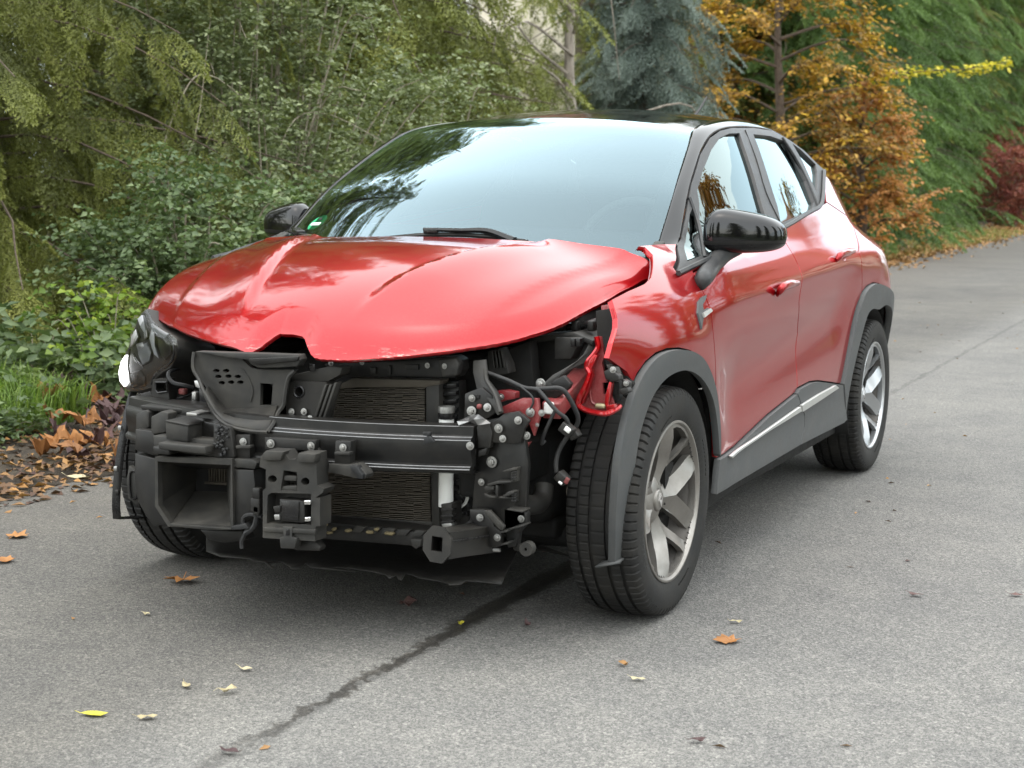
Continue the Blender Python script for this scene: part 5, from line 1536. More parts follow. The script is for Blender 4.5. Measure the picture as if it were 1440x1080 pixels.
# upper crossmember under the bonnet lip
prism('upper_crossmember', [(455, 512), (560, 507), (636, 501), (645, 507), (646, 520), (640, 531), (617, 531), (560, 529), (495, 530), (470, 526)], -.56, .06, BLK, CAR, .006)
prism('crossmember_pad', [(616, 506), (640, 503), (645, 512), (642, 528), (622, 530)], -.575, .03, BLK2, CAR, .007)
for u, v in ((465.5, 511), (509, 509.5), (601, 514), (625, 515)): bolt(u, v, -.577, .8)
for (a, b, c, d) in ((520, 517, 528, 526), (545, 514, 549, 527), (570, 513, 588, 520)):
    prism('crossmember_rib', [(a, b), (c, b), (c, d), (a, d)], -.568, .01, BLK, CAR, .002)

# radiator pack
def fins(name, px, y, n, mat):
    tl, tr, br_, bl_ = pt([(u, v, y) for u, v in px])
    bm = bmesh.new()
    for i in range(n):
        t = (i + .5) / n
        a = tl + (bl_ - tl) * t; b = tr + (br_ - tr) * t
        h = np.linalg.norm(bl_ - tl) / n
        Lx = b - a
        ln = np.linalg.norm(Lx)
        segs = 14
        for s in range(segs):
            p = a + Lx * ((s + .5) / segs) + np.array([0, random.uniform(-.0012, .0012), random.uniform(-.0006, .0006)])
            R = Matrix.Rotation(math.atan2(Lx[2], Lx[0]) * -1, 3, 'Y') @ Matrix.Rotation(random.uniform(-.15, .15), 3, 'X')
            cube_bm(bm, p, (ln / segs * 1.01, .016, h * .42), R)
    o = bmobj(name, bm, mat, CAR, None)
    o['kind'] = 'stuff'
    back = prism('radiator_core', px, y + .012, .03, DARK, CAR, 0)
    return o
fins('cooling_fins', [(457, 546), (599, 545), (599, 598), (455, 598)], -.50, 20, FIN)
fins('cooling_fins', [(452, 662), (606, 664), (607, 735), (448, 725)], -.52, 26, FIN)
prism('radiator_top', [(463, 548), (495, 532), (620, 535), (617, 543), (599, 545), (502, 545)], -.515, .05, FIN, CAR, .003)
prism('radiator_tank', [(599, 544), (617, 541), (617, 600), (599, 600)], -.52, .05, BLK2, CAR, .004)
prism('radiator_tank', [(617, 540), (644, 536), (645, 602), (617, 602)], -.48, .05, BLK, CAR, .004)
for v in (541, 552, 563, 575, 586): prism('tank_clip', [(621, v), (641, v - 2), (641, v + 4), (621, v + 6)], -.495, .02, BLKG, CAR, .002)
prism('radiator_tank', [(606, 663), (617, 664), (618, 741), (607, 738)], -.535, .05, BLK2, CAR, .004)
prism('radiator_foot', [(448, 723), (607, 734), (607, 740), (448, 729)], -.53, .05, BLK2, CAR, .002)
prism('radiator_tank', [(636, 664), (657, 660), (658, 742), (637, 745)], -.47, .06, BLK, CAR, .004)
for v in (676, 690, 704, 722): prism('tank_clip', [(638, v), (656, v - 2), (656, v + 5), (638, v + 7)], -.49, .02, BLKG, CAR, .002)
# receiver bottle
tube('receiver_bottle', pt([(628, 578, -.555), (627.5, 640, -.555), (627, 712, -.555)]), .0205, WHITEP, CAR, 18, 0)
V, Fc = lathe_geo([(-.012, .0205), (-.012, .025), (.0, .0262), (.012, .025), (.012, .0205)], 20, 'z')
for v in (577, 583):
    c_ = PY(628, v, -.555); mesh('bottle_collar', [np.array(q) * .9 + c_ for q in V], Fc, BLKG if v > 580 else ZINC, CAR, 40)
prism('bottle_holder', [(620, 709), (635, 708), (635, 736), (632, 741), (622, 740)], -.585, .06, BLK, CAR, .004)
for v in (716, 725, 733): prism('holder_rib', [(620, v), (637, v - 1), (637, v + 2), (620, v + 3)], -.592, .02, BLKG, CAR, .001)
prism('pipe_union', [(620, 737), (634, 735), (636, 741), (624, 744)], -.59, .03, ZINC, CAR, .003)
cl = [(652, 682), (656, 690), (657, 700), (654, 708), (648, 713)]
tube('hose_clamp', pt([(u, v, -.50) for u, v in cl]), .0045, WHITEP, CAR, 6, 4)
tube('coolant_hose', pt([(640, 690, -.46), (650, 697, -.47), (652, 712, -.45), (650, 730, -.42)]), .022, RUBBER, CAR, 10, 4)

# bonnet-lock bracket and air guide
prism('lock_plate', [(409, 531), (415, 526), (465, 515), (481, 517), (478, 527), (462, 536), (412, 537)], -.665, .05, BLK2, CAR, .003)
plate('lock_bracket', [(405, 540), (412, 536), (458, 537), (461, 542), (459, 560), (455, 590), (403, 589), (402, 570)], [circ(420.5, 551, 6.2, 7.2, 16)], -.675, .05, BLK, CAR)
tube('bracket_lip', pt([(u, v, -.676) for u, v in circ(420.5, 551, 6.6, 7.6, 16)] + [PY and (427.1, 551, -.676)]), .0035, BLKG, CAR, 6, 0)
for (a, b, c, d) in ((441, 587, 456, 541), (447, 588, 463, 541), (453, 589, 470, 538)):
    prism('bracket_rib', [(a, b), (c, d), (c + 3.5, d), (a + 3.5, b)], -.69, .03, BLK2, CAR, .003)
prism('bracket_foot', [(396, 585), (440, 588), (441, 594), (396, 590)], -.70, .04, BLKG, CAR, .002)
bolt(410, 579, -.682, 1.0); bolt(427.5, 579, -.682, 1.0); bolt(436, 588, -.703, .8); bolt(436, 568, -.70, .01)
box('lock_window', PY(439, 517, -.672), (.018, .004, .02), BLKG, CAR, bevel=.001)

holes = [circ(*A_(x, y), 4.6, 2.7, 10, .3) for x, y in ((657, 405), (712, 405), (668, 438), (725, 436), (777, 438), (687, 473), (740, 470), (792, 470))]
guide = plate('air_guide', M(A_, [(540, 297), (700, 318), (800, 340), (850, 388), (900, 400), (1105, 400), (1062, 440), (1036, 590), (1005, 640), (700, 625), (650, 560), (600, 500), (535, 410)]), holes + [M(A_, [(905, 475), (975, 480), (966, 600), (904, 600)])], -.70, .012, BLK2, CAR)
# scoop: floor of the guide curling forward
a_ = M(A_, [(600, 500), (650, 560), (700, 622), (780, 628), (900, 620), (1005, 606)])
b_ = M(A_, [(585, 530), (645, 640), (690, 690), (760, 722), (860, 742), (945, 748)])
loft('guide_scoop', [[PY(u, v, -.70) for u, v in a_], [PY((u + p) / 2, (v + q) / 2 + 2, -.735) for (u, v), (p, q) in zip(a_, b_)], [PY(p, q, -.765) for p, q in b_]], BLK2, guide, 50, solid=.006)
tube('guide_lip', pt([(*A_(x, y), yy) for x, y, yy in ((532, 300, -.705), (526, 350, -.71), (530, 402, -.715), (560, 455, -.72), (590, 530, -.745), (645, 642, -.76), (692, 695, -.768), (760, 727, -.77), (860, 746, -.77), (945, 751, -.768))]), .0055, BLK2, guide, 6, 4)
tube('guide_edge', pt([(*A_(x, y), yy) for x, y, yy in ((945, 750, -.768), (985, 690, -.74), (1005, 640, -.71), (1034, 600, -.705), (1042, 540, -.705), (1062, 445, -.705), (1100, 405, -.705))]), .006, BLK2, guide, 6, 3)
prism('guide_top', M(A_, [(540, 297), (700, 303), (900, 308), (1118, 316), (1130, 345), (1110, 382), (1000, 388), (900, 390), (852, 372), (835, 345), (700, 330)]), -.722, .035, BLK2, guide, .004)
prism('guide_top_fold', M(A_, [(838, 338), (1118, 326), (1112, 350), (1000, 360), (890, 372), (855, 362)]), -.73, .01, BLK, guide, .003)
# round worn patch and shallow ring on the guide
tube('guide_ring', pt([(*A_(x, y), -.702) for x, y in ((800, 395), (840, 450), (862, 520), (850, 580))]), .0018, BLK2, guide, 5, 4)

# brackets bolted to the beam
for (L0, bb) in ((M(A_, [(765, 765), (845, 765), (845, 900), (765, 895)]), A_(808, 805)), (M(A_, [(1327, 800), (1412, 803), (1405, 935), (1320, 930)]), A_(1370, 838))):
    c_ = np.mean(np.array(L0), 0)
    prism('beam_bracket', L0, -.775, .03, BLK, CAR, .003)
    prism('bracket_step', [(L0[3][0], c_[1] - 1), (L0[2][0], c_[1] - 1), (L0[2][0], c_[1] + 3), (L0[3][0], c_[1] + 3)], -.79, .02, BLK2, CAR, .002)
    bolt(bb[0], bb[1], -.779, 1.1)
prism('beam_bracket', M(A_, [(742, 900), (860, 905), (885, 925), (870, 960), (742, 945)]), -.79, .05, BLK2, CAR, .003)
prism('torn_bracket', M(A_, [(1290, 930), (1400, 935), (1440, 930), (1478, 960), (1500, 990), (1495, 1012), (1440, 1010), (1285, 975)]), -.79, .04, BLK2, CAR, .003)
prism('torn_edge', C_(280, 735) and [C_(285, 740), C_(330, 742), C_(345, 775), C_(360, 790), C_(358, 815), C_(330, 812), C_(318, 785), C_(300, 775)], -.80, .02, RUBBER, CAR, .002)
prism('beam_plate', M(A_, [(930, 778), (1215, 798), (1212, 856), (1120, 852), (1100, 880), (1020, 878), (1010, 850), (930, 846)]), -.772, .02, BLK, CAR, .003)
bolt(*A_(963, 815), -.776, 1.25); bolt(*A_(1190, 830), -.776, 1.25)
prism('plate_flap', M(A_, [(1215, 830), (1245, 860), (1285, 935), (1278, 975), (1225, 960), (1222, 870)]), -.76, .012, BLK, CAR, .003)

# centre sensor carrier
car_px = M(B_, [(905, 170), (935, 135), (1035, 140), (1065, 185), (1100, 185), (1120, 148), (1215, 152), (1225, 330), (1262, 350), (1255, 370), (1215, 400), (1240, 400), (1240, 560), (1215, 560), (1212, 645), (918, 625), (918, 360), (940, 340), (935, 240), (900, 225)])
carrier = plate('sensor_carrier', car_px, [M(B_, [(1035, 245), (1110, 255), (1112, 300), (1110, 362), (1018, 358)]), circ(*B_(972, 294), 6.3, 5.2, 14), circ(*B_(1157, 308), 6.0, 5.4, 14), M(B_, [(965, 372), (1190, 378), (1190, 552), (940, 545), (945, 385)])], -.83, .055, BLK2, CAR)
prism('carrier_back', M(B_, [(935, 240), (1225, 250), (1215, 600), (930, 590)]), -.79, .02, BLK, CAR, 0)
prism('carrier_slat', M(B_, [(1040, 275), (1108, 278), (1108, 306), (1036, 303)]), -.825, .03, BLK2, carrier, .002)
prism('carrier_slat', M(B_, [(1030, 335), (1108, 332), (1110, 360), (1018, 356)]), -.825, .03, BLK2, carrier, .002)
for L0 in ([(920, 150), (935, 137), (1035, 142), (1015, 190), (915, 188)], [(1120, 150), (1215, 155), (1205, 205), (1108, 200)]):
    prism('carrier_cap', M(B_, L0), -.845, .03, BLK2, carrier, .003)
prism('carrier_bar', M(B_, [(918, 565), (1212, 580), (1212, 605), (918, 590)]), -.838, .01, BLK2, carrier, .002)
sensor = prism('radar_sensor', M(B_, [(1013, 408), (1125, 415), (1152, 425), (1152, 540), (1118, 540), (1013, 530)]), -.828, .035, BLK, CAR, .003)
prism('sensor_face', M(B_, [(1022, 415), (1120, 422), (1118, 532), (1022, 523)]), -.832, .006, BLKG, sensor, .002)
for L0 in ([(1150, 415), (1185, 415), (1185, 438), (1150, 440)], [(1155, 510), (1185, 508), (1185, 532), (1152, 535)]):
    prism('spring_clip', M(B_, L0), -.838, .012, CHROME, sensor, .003)
for L0 in ([(975, 450), (1015, 445), (1015, 480), (985, 485)], [(980, 495), (1010, 495), (1012, 525), (985, 525)]):
    prism('adjuster', M(B_, L0), -.835, .02, BLK if L0[0][1] < 480 else ZINC, sensor, .003)
# faint printed lines on the sensor face
for i, (x0, x1) in enumerate(((1045, 1100), (1060, 1112), (1045, 1080))):
    prism('sensor_print', M(B_, [(x0, 510 + i * 8 - 14), (x1, 512 + i * 8 - 14), (x1, 514 + i * 8 - 14), (x0, 512 + i * 8 - 14)]), -.8326, .0005, RUBBER, sensor, 0)
prism('carrier_foot', M(B_, [(1030, 562), (1082, 565), (1080, 622), (1110, 628), (1095, 688), (1018, 684), (1012, 624), (1035, 620)]), -.84, .03, BLK2, carrier, .003)
prism('foot_slot', M(B_, [(1048, 575), (1066, 576), (1066, 612), (1046, 612)]), -.842, .004, BLKG, carrier, .001)
prism('carrier_skirt', M(B_, [(1080, 640), (1212, 645), (1240, 680), (1235, 700), (1100, 695)]), -.80, .03, BLK, CAR, .004)
tube('sensor_lead', pt([(*B_(x, y), -.80) for x, y in ((915, 505), (850, 495), (812, 510), (808, 545), (830, 575), (800, 640), (800, 685))]), .006, RUBBER, CAR, 7, 4)
tube('sensor_lead', pt([(*B_(x, y), -.80) for x, y in ((905, 350), (890, 400), (888, 480), (870, 560), (820, 600))]), .0075, RUBBER, CAR, 7, 4)
for (x, y, s) in ((890, 375, 14), (885, 440, 18), (890, 470, 12)): box('lead_plug', PY(*B_(x, y), -.805), (.0016 * s, .02, .0022 * s), BLK, CAR, bevel=.003)

# nearside brake-air duct and the carrier above it
prism('duct_side', M(B_, [(198, 150), (320, 182), (330, 430), (402, 548), (305, 560), (262, 505), (215, 420), (197, 300)]), -.74, .18, BLK, CAR, .006)
op = M(B_, [(326, 195), (716, 215), (738, 215), (738, 562), (400, 545), (330, 440)])
ring = M(B_, [(312, 170), (745, 180), (752, 580), (385, 562), (312, 448)])
duct = plate('air_duct', ring, [op], -.80, .02, BLK2, CAR)
hol = M(B_, [(545, 236), (640, 236), (716, 238), (716, 366), (535, 362), (545, 300)])
loft('duct_wall', [[PY(u, v, -.795) for u, v in op], [PY(u, v, -.60) for u, v in hol]], BLK2, duct, 20, close=True)
for i in range(8):
    x = 612 + i * 14.5
    prism('slat', M(B_, [(x, 236), (x + 5, 236), (x + 5, 325), (x, 322)]), -.57, .02, FIN, duct, .001)
prism('slat_frame', M(B_, [(590, 310), (716, 318), (716, 330), (590, 322)]), -.575, .02, FIN, duct, .002)
prism('duct_back', M(B_, [(530, 225), (730, 225), (730, 372), (530, 372)]), -.53, .01, DARK, CAR, 0)
prism('duct_cheek', M(B_, [(745, 240), (865, 245), (880, 400), (880, 500), (752, 575)]), -.79, .10, BLK, CAR, .004)
prism('duct_foot', M(B_, [(395, 545), (740, 572), (740, 582), (600, 580), (400, 560)]), -.808, .06, BLK2, CAR, .002)
prism('duct_flap', M(B_, [(740, 560), (820, 545), (838, 575), (745, 582)]), -.81, .03, RUBBER, CAR, .002)
prism('duct_tray', M(B_, [(560, 580), (800, 582), (820, 640), (700, 655), (620, 640)]), -.72, .05, BLK, CAR, .01)
prism('housing_rear', M(A_, [(640, 700), (735, 725), (760, 890), (700, 910), (640, 890)]), -.79, .10, BLK, CAR, .005)
# chewed plastic edge
for i in range(26):
    p = PY(*A_(random.uniform(650, 722), 720 + i * 6.5), -.796 + random.uniform(-.006, .004))
    box('splinter', p, (random.uniform(.004, .012), .008, random.uniform(.004, .012)), RUBBER, CAR, Matrix.Rotation(random.uniform(-1, 1), 3, 'Y'), .0015, 1)
prism('housing_base', M(A_, [(200, 735), (290, 745), (330, 800), (330, 885), (290, 880), (200, 850)]), -.74, .25, BLK, CAR, .006)
prism('housing_shelf', M(A_, [(300, 770), (720, 800), (722, 900), (640, 890), (380, 862), (310, 868)]), -.78, .16, BLK2, CAR, .006)
prism('housing_tower', M(A_, [(204, 650), (262, 625), (276, 640), (276, 725), (225, 745), (204, 735)]), -.71, .10, BLK2, CAR, .006)
prism('housing_tower', M(A_, [(290, 665), (350, 632), (385, 645), (385, 750), (300, 765), (288, 745)]), -.74, .10, BLK2, CAR, .006)
prism('control_box', M(A_, [(370, 690), (498, 716), (494, 808), (374, 790)]), -.80, .17, BLK2, CAR, .006)
prism('box_lid', M(A_, [(368, 683), (500, 709), (500, 720), (370, 694)]), -.803, .17, BLK, CAR, .004)
prism('mount_strap', M(A_, [(488, 640), (545, 648), (545, 662), (487, 658)]), -.78, .10, ZINC, CAR, .003)
prism('housing_ledge', M(A_, [(330, 808), (592, 832), (595, 876), (540, 872), (330, 846)]), -.835, .04, BLK2, CAR, .008)
prism('housing_lip', M(A_, [(300, 830), (390, 850), (390, 880), (300, 872)]), -.83, .05, BLK, CAR, .006)
prism('bay_shelf', M(A_, [(230, 600), (380, 612), (560, 630), (560, 648), (380, 640), (235, 625)]), -.70, .15, BLK, CAR, .004)
plate('mount_eye', M(A_, [(300, 455), (380, 450), (392, 560), (382, 605), (300, 600), (290, 540)]), [M(A_, [(318, 475), (372, 475), (378, 520), (330, 527), (316, 510)])], -.56, .04, BLK, CAR)
tube('eye_lip', pt([(*A_(x, y), -.563) for x, y in ((315, 470), (375, 470), (381, 522), (328, 530), (313, 512), (315, 470))]), .003, BLKG, CAR, 5, 0)
prism('mount_leg', M(A_, [(230, 535), (285, 520), (300, 590), (290, 605), (232, 598)]), -.53, .06, BLK, CAR, .004)
tube('bay_cable', pt([(*A_(x, y), yy) for x, y, yy in ((500, 375, -.40), (440, 395, -.5), (392, 415, -.55), (390, 445, -.56), (420, 475, -.56), (480, 488, -.55), (525, 500, -.53))]), .0065, RUBBER, CAR, 7, 5)
tube('bay_cable', pt([(*A_(x, y), yy) for x, y, yy in ((400, 540, -.5), (440, 560, -.52), (500, 545, -.50), (540, 520, -.45))]), .005, RUBBER, CAR, 6, 4)
box('bay_plug', PY(*A_(470, 522), -.53), (.022, .02, .018), metal('dull_red_plug', (.16, .03, .03), .5, .3, metallic=0), CAR, bevel=.004)
box('bay_plug', PY(*A_(540, 552), -.53), (.018, .02, .034), ZINC, CAR, bevel=.005)
prism('bay_post', M(A_, [(558, 505), (590, 510), (612, 620), (565, 612)]), -.55, .03, BLKG, CAR, .003)
prism('bay_tag', M(A_, [(532, 462), (548, 460), (575, 500), (560, 505), (540, 495)]), -.56, .003, ALU, CAR, .001)
prism('bay_back', M(A_, [(430, 330), (560, 330), (600, 600), (400, 600)]), -.30, .02, DARK, CAR, 0)
prism('side_strut', M(B_, [(165, 220), (215, 255), (222, 430), (210, 440), (160, 405), (150, 300)]), -.50, .02, BLK2, CAR, .004)
tube('strut_slot', pt([(*B_(x, y), -.503) for x, y in ((185, 250), (172, 262), (170, 330), (178, 400), (200, 405), (212, 380), (212, 290), (200, 255), (185, 250))]), .003, BLKG, CAR, 5, 2)

# surviving headlamp
yl = lambda u: float(np.interp(u, [165, 250], [-.33, -.575]))
hl = [(207, 433), (199, 439), (192, 450), (186, 470), (179, 490), (171, 506), (166, 523), (167, 537), (171, 545), (181, 550), (198, 549), (213, 545), (218, 533), (228, 524), (240, 517), (247, 505), (250, 490), (248, 477), (240, 470), (226, 462), (214, 450)]
lamp = bmobj('headlamp', ngon_prism_bm([PY(u, v, yl(u) + .015) for u, v in hl], [(.03, .15, -.035)] * len(hl)), BLK2, CAR, 50, .006)
# clear cover, bulged
cu, cv = 209, 495
rows = []
for k, s in enumerate((1.0, .97, .85, .6, .3, .02)):
    rows.append([PY(cu + (u - cu) * s, cv + (v - cv) * s, yl(cu + (u - cu) * s) - .028 * (1 - s ** 3) + .004) for u, v in hl])
loft('lamp_cover', rows, LENS, lamp, 180, close=True)
def lampbit(name, L0, dy, d, mat, bev=.003):
    fr = [PY(u, v, yl(u) + dy) for u, v in L0]
    return bmobj(name, ngon_prism_bm(fr, [(0, d, 0)] * len(fr)), mat, lamp, 50, bev)
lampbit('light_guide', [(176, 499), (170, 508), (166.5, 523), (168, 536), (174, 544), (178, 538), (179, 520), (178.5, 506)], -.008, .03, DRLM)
lampbit('lamp_blade', [(213.5, 461.5), (209.6, 476), (216, 498), (223, 504), (217.5, 487), (217, 469)], -.010, .02, BLADE, .001)
lampbit('reflector', [(193, 448), (199, 443), (202, 450), (204.5, 472), (197, 460)], -.010, .02, BLADE, .002)
lampbit('projector', [(192, 485), (205, 482), (212, 495), (210, 508), (200, 514), (194, 500)], -.008, .04, GREYM, .005)
lampbit('reflector', [(212, 455), (224, 463), (236, 470), (232, 476), (219, 470), (213, 462)], -.006, .01, GREYM, .002)
lampbit('reflector', [(184, 474), (190, 463), (194, 474), (190, 482), (183, 488)], -.008, .01, ALU, .002)
lampbit('projector', [(190, 484), (200, 481), (203, 488), (194, 494)], -.010, .02, ALU, .004)
lampbit('chrome_bar', [(185, 497), (190, 508), (201, 517), (200, 514), (191, 504), (187, 496)], -.012, .008, CHROME, .001)
lampbit('lamp_bezel', [(180, 525), (196, 520), (203, 530), (203, 543), (184, 545), (180, 536)], -.004, .03, BLK, .006)
lampbit('lamp_bezel', [(189, 528), (193, 527), (193, 541), (189, 541)], -.008, .006, RUBBER, .002)
lampbit('lamp_bezel', [(220, 470), (238, 472), (240, 497), (232, 508), (224, 500)], -.003, .03, STEELK, .006)
tube('lamp_rim', [PY(u, v, yl(u) - .001) for u, v in [(236, 472), (243, 480), (245, 492), (243, 505), (236, 513), (226, 520), (217, 529), (213, 540)]], .004, BLKG, lamp, 6, 4)
tube('lamp_rim', [PY(u, v, yl(u) - .002) for u, v in [(183, 490), (181, 505), (181, 520), (184, 535), (188, 545)]], .003, BLKG, lamp, 6, 4)
for u, v in ((178, 467), (193, 466)): lampbit('reflector', [(u + 9, v), (u + 12, v - 3), (u + 14, v + 8), (u + 9, v + 12)], -.006, .01, ALU, .002)
# strap clips of the loose arch strip beside it
for u, v in ((169, 602), (163, 659), (165, 692)):
    p = PX(u, v, -.83); box('strap_clip', p, (.014, .010, .016), ZINC if v < 690 else BLK, CAR, bevel=.003)

# offside crash mount: steel plates, strut, torn metal
prism('mount_plate', [(671, 598), (680, 591), (700, 588), (718, 610), (737, 616), (742, 655), (737, 735), (720, 744), (690, 742), (662, 736), (668, 668)], -.60, .02, STEELK, CAR, .003)
prism('mount_plate', M(C_, [(935, 335), (985, 315), (1030, 300), (1085, 345), (1110, 440), (1060, 475), (930, 485)]), -.61, .012, STEELK, CAR, .003)
prism('mount_plate', M(F_, [(290, 612), (410, 590), (505, 672), (460, 745), (430, 855), (350, 865), (195, 852), (178, 700)]), -.625, .014, STEELK, CAR, .003)
prism('bent_strut', [(*F_(30, 165), -.56), (*F_(132, 155), -.56), (*F_(150, 325), -.58), (*F_(232, 430), -.60), (*F_(278, 605), -.63), (*F_(235, 625), -.63), (*F_(165, 505), -.615), (*F_(62, 405), -.59), (*F_(30, 262), -.57)], -.57, .012, BLK2, CAR, .004)
tube('strut_rib', pt([(*F_(x, y), yy) for x, y, yy in ((135, 235, -.585), (145, 330, -.595), (215, 450, -.615), (262, 600, -.64))]), .006, BLK2, CAR, 6, 4)
V = pt([(*C_(890, 490), -.66), (*C_(955, 462), -.65), (*C_(1010, 450), -.66), (*C_(1055, 480), -.645), (*C_(1080, 500), -.655), (*C_(1010, 512), -.67), (*C_(960, 490), -.675), (*C_(900, 512), -.665), (*C_(985, 478), -.685)])
mesh('torn_metal', V, [(0, 1, 8, 6), (1, 2, 8), (2, 3, 8), (3, 4, 5, 8), (5, 6, 8), (0, 6, 7)], ALU and metal('torn_dark_metal', (.30, .30, .30), .3, .4), CAR, None, solid=.003)
bm_plates = [([(1000, 520), (1070, 500), (1090, 560), (1075, 640), (1010, 640)], -.63, BLK), ([(1075, 560), (1180, 560), (1185, 610), (1100, 610)], -.615, BLKG), ([(1010, 655), (1060, 640), (1050, 680), (1010, 690)], -.635, BLK)]
for L0, y, mt in bm_plates: prism('mount_gusset', M(C_, L0), y, .02, mt, CAR, .004)
for x, y, s, yy in ((1087, 718, 1.6, -.606), (1028, 832, 1.0, -.606), (1125, 530, 1.25, -.632), (1148, 588, 1.0, -.632), (1235, 485, 1.1, -.632), (975, 360, 1.0, -.618), (973, 432, 1.35, -.618), (1062, 412, 1.15, -.632)):
    bolt(*C_(x, y), yy, s)
for x, y in ((1017, 407),): box('red_plug', PY(*C_(x, y), -.625), (.014, .014, .014), bpy.data.materials['dull_red_plug'], CAR, bevel=.005)
box('plate_hole', PY(*C_(1008, 352), -.613), (.010, .004, .012), DARK, CAR, bevel=.002)
# clips and ribs on the mount's lower flank
for L0, y, mt in (([(280, 325), (365, 298), (495, 296), (495, 312), (380, 322), (300, 342)], -.64, BLK2), ([(262, 345), (345, 338), (348, 372), (268, 380)], -.635, BLK2), ([(262, 405), (320, 430), (495, 440), (495, 455), (300, 448), (262, 425)], -.635, BLK2), ([(360, 335), (382, 335), (382, 445), (360, 445)], -.64, BLK), ([(425, 425), (480, 388), (530, 390), (520, 410), (440, 440)], -.65, BLK2), ([(495, 195), (550, 190), (552, 300), (498, 310)], -.62, BLK2), ([(498, 395), (530, 395), (528, 492), (500, 495)], -.635, BLK), ([(425, 205), (490, 185), (545, 180), (540, 200), (440, 218)], -.64, BLK2)):
    prism('mount_clip', M(H_, L0), y, .03, mt, CAR, .002)
for y in (215, 240, 265, 420, 445, 470): prism('clip_rib', M(H_, [(503, y), (545, y - 4), (545, y + 6), (503, y + 10)]), -.648, .008, BLKG, CAR, .001)
# lower mount and crash tube
prism('lower_bracket', M(H_, [(130, 548), (265, 552), (300, 560), (335, 640), (345, 700), (410, 745), (408, 880), (300, 885), (240, 720), (135, 640)]), -.63, .02, STEELK, CAR, .003)
prism('bracket_strap', M(H_, [(265, 560), (310, 560), (440, 700), (425, 740), (395, 730), (270, 590)]), -.648, .012, BLK2, CAR, .003)
prism('lower_bracket', M(H_, [(440, 545), (530, 545), (620, 575), (632, 600), (630, 680), (560, 760), (545, 880), (470, 890), (440, 720)]), -.60, .03, BLK, CAR, .004)
for L0 in ([(465, 543), (600, 565), (600, 576), (465, 556)], [(485, 720), (605, 690), (605, 702), (485, 732)], [(410, 745), (465, 735), (465, 752), (412, 760)], [(412, 858), (468, 848), (468, 862), (415, 870)]):
    prism('bracket_fin', M(H_, L0), -.645, .05, BLK2, CAR, .001)
bolt(*H_(222, 622), -.634, 1.05); bolt(*H_(377, 800), -.634, 1.05); bolt(*H_(590, 633), -.606, 1.0)
tub = PY(*D_(785, 662), -.80); tub2 = PY(*D_(1060, 620), -.58)
dv = tub2 - tub
Rz = Vector(dv).to_track_quat('Y', 'Z').to_matrix()
ln = np.linalg.norm(dv)
sq = lambda h, w, y: [np.array(tub) + np.array(Rz @ Vector((a * w, y, b * h))) for a, b in ((-1, -1), (1, -1), (1, 1), (-1, 1))]
crash = loft('crash_tube', [sq(.034, .034, .0), sq(.034, .034, ln * .3), sq(.036, .036, ln)], STEELK, CAR, 20, close=True)
vo, fs = fill2d(circ(0, 0, .047, .05, 8, math.pi / 8), [[(-.017, -.017), (.017, -.017), (.017, .02), (-.017, .02)]])
thick2d('tube_flange', vo, fs, lambda a, b: np.array(tub) + np.array(Rz @ Vector((a, -.006, b))), tuple(Rz @ Vector((0, .008, 0))), STEELK, crash, 20)
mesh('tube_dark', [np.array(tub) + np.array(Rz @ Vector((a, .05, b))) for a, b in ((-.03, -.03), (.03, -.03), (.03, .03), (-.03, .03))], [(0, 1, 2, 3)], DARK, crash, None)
tube('tube_seam', [np.array(tub) + np.array(Rz @ Vector((.0365, y_, .012))) for y_ in (0.01, ln * .5, ln * .95)], .003, BLKG, crash, 5, 0)
tube('towing_pin', pt([(*H_(545, 882), -.58), (*H_(590, 890), -.59), (*H_(635, 897), -.60)]), .011, BLK2, CAR, 8, 2)
V, Fc = lathe_geo([(-.012, .004), (-.012, .019), (.012, .019), (.012, .004)], 16, 'y')
c_ = PY(*H_(648, 897), -.60); mesh('pin_head', [np.array(q) + c_ for q in V], Fc, BLK2, CAR, 40)
tube('lower_hose', pt([(*H_(0, 705), -.56), (*H_(60, 705), -.57), (*H_(110, 690), -.57), (*H_(165, 640), -.55)]), .007, RUBBER, CAR, 7, 4)
tube('lower_hose', pt([(*H_(0, 725), -.57), (*H_(70, 722), -.58), (*H_(120, 705), -.58)]), .006, RUBBER, CAR, 7, 4)
tube('lower_rod', pt([(*H_(160, 898), -.62), (*H_(405, 912), -.60)]), .006, ZINC, CAR, 7, 0)
# lower crossmember with dirt on it
prism('lower_crossmember', [(443, 733), (480, 737), (560, 744), (606, 752), (606, 770), (560, 766), (480, 760), (443, 757)], -.62, .10, BLK, CAR, .006)
prism('crossmember_tab', [(577, 758), (592, 759), (591, 768), (585, 772), (579, 768)], -.635, .02, BLK2, CAR, .003)
for i in range(5):
    x = 500 + i * 21
    prism('crossmember_fold', [(x, 740 + i * 1.5), (x + 14, 741 + i * 1.5), (x + 7, 749 + i * 1.5), (x - 6, 748 + i * 1.5)], -.63, .02, BLK2, CAR, .002)
for (x, y, w) in ((455, 738, 9), (470, 744, 5), (490, 746, 7), (520, 748, 10), (530, 744, 6), (548, 750, 12), (464, 749, 4)):
    p = PY(x, y, -.632); box('dirt_crumb', p, (w * .0022, .02, .008), plastic('dirt_%d' % x, (.16, .13, .07), .9, 0), CAR, Matrix.Rotation(random.uniform(-.6, .6), 3, 'Z'), .003, 1)

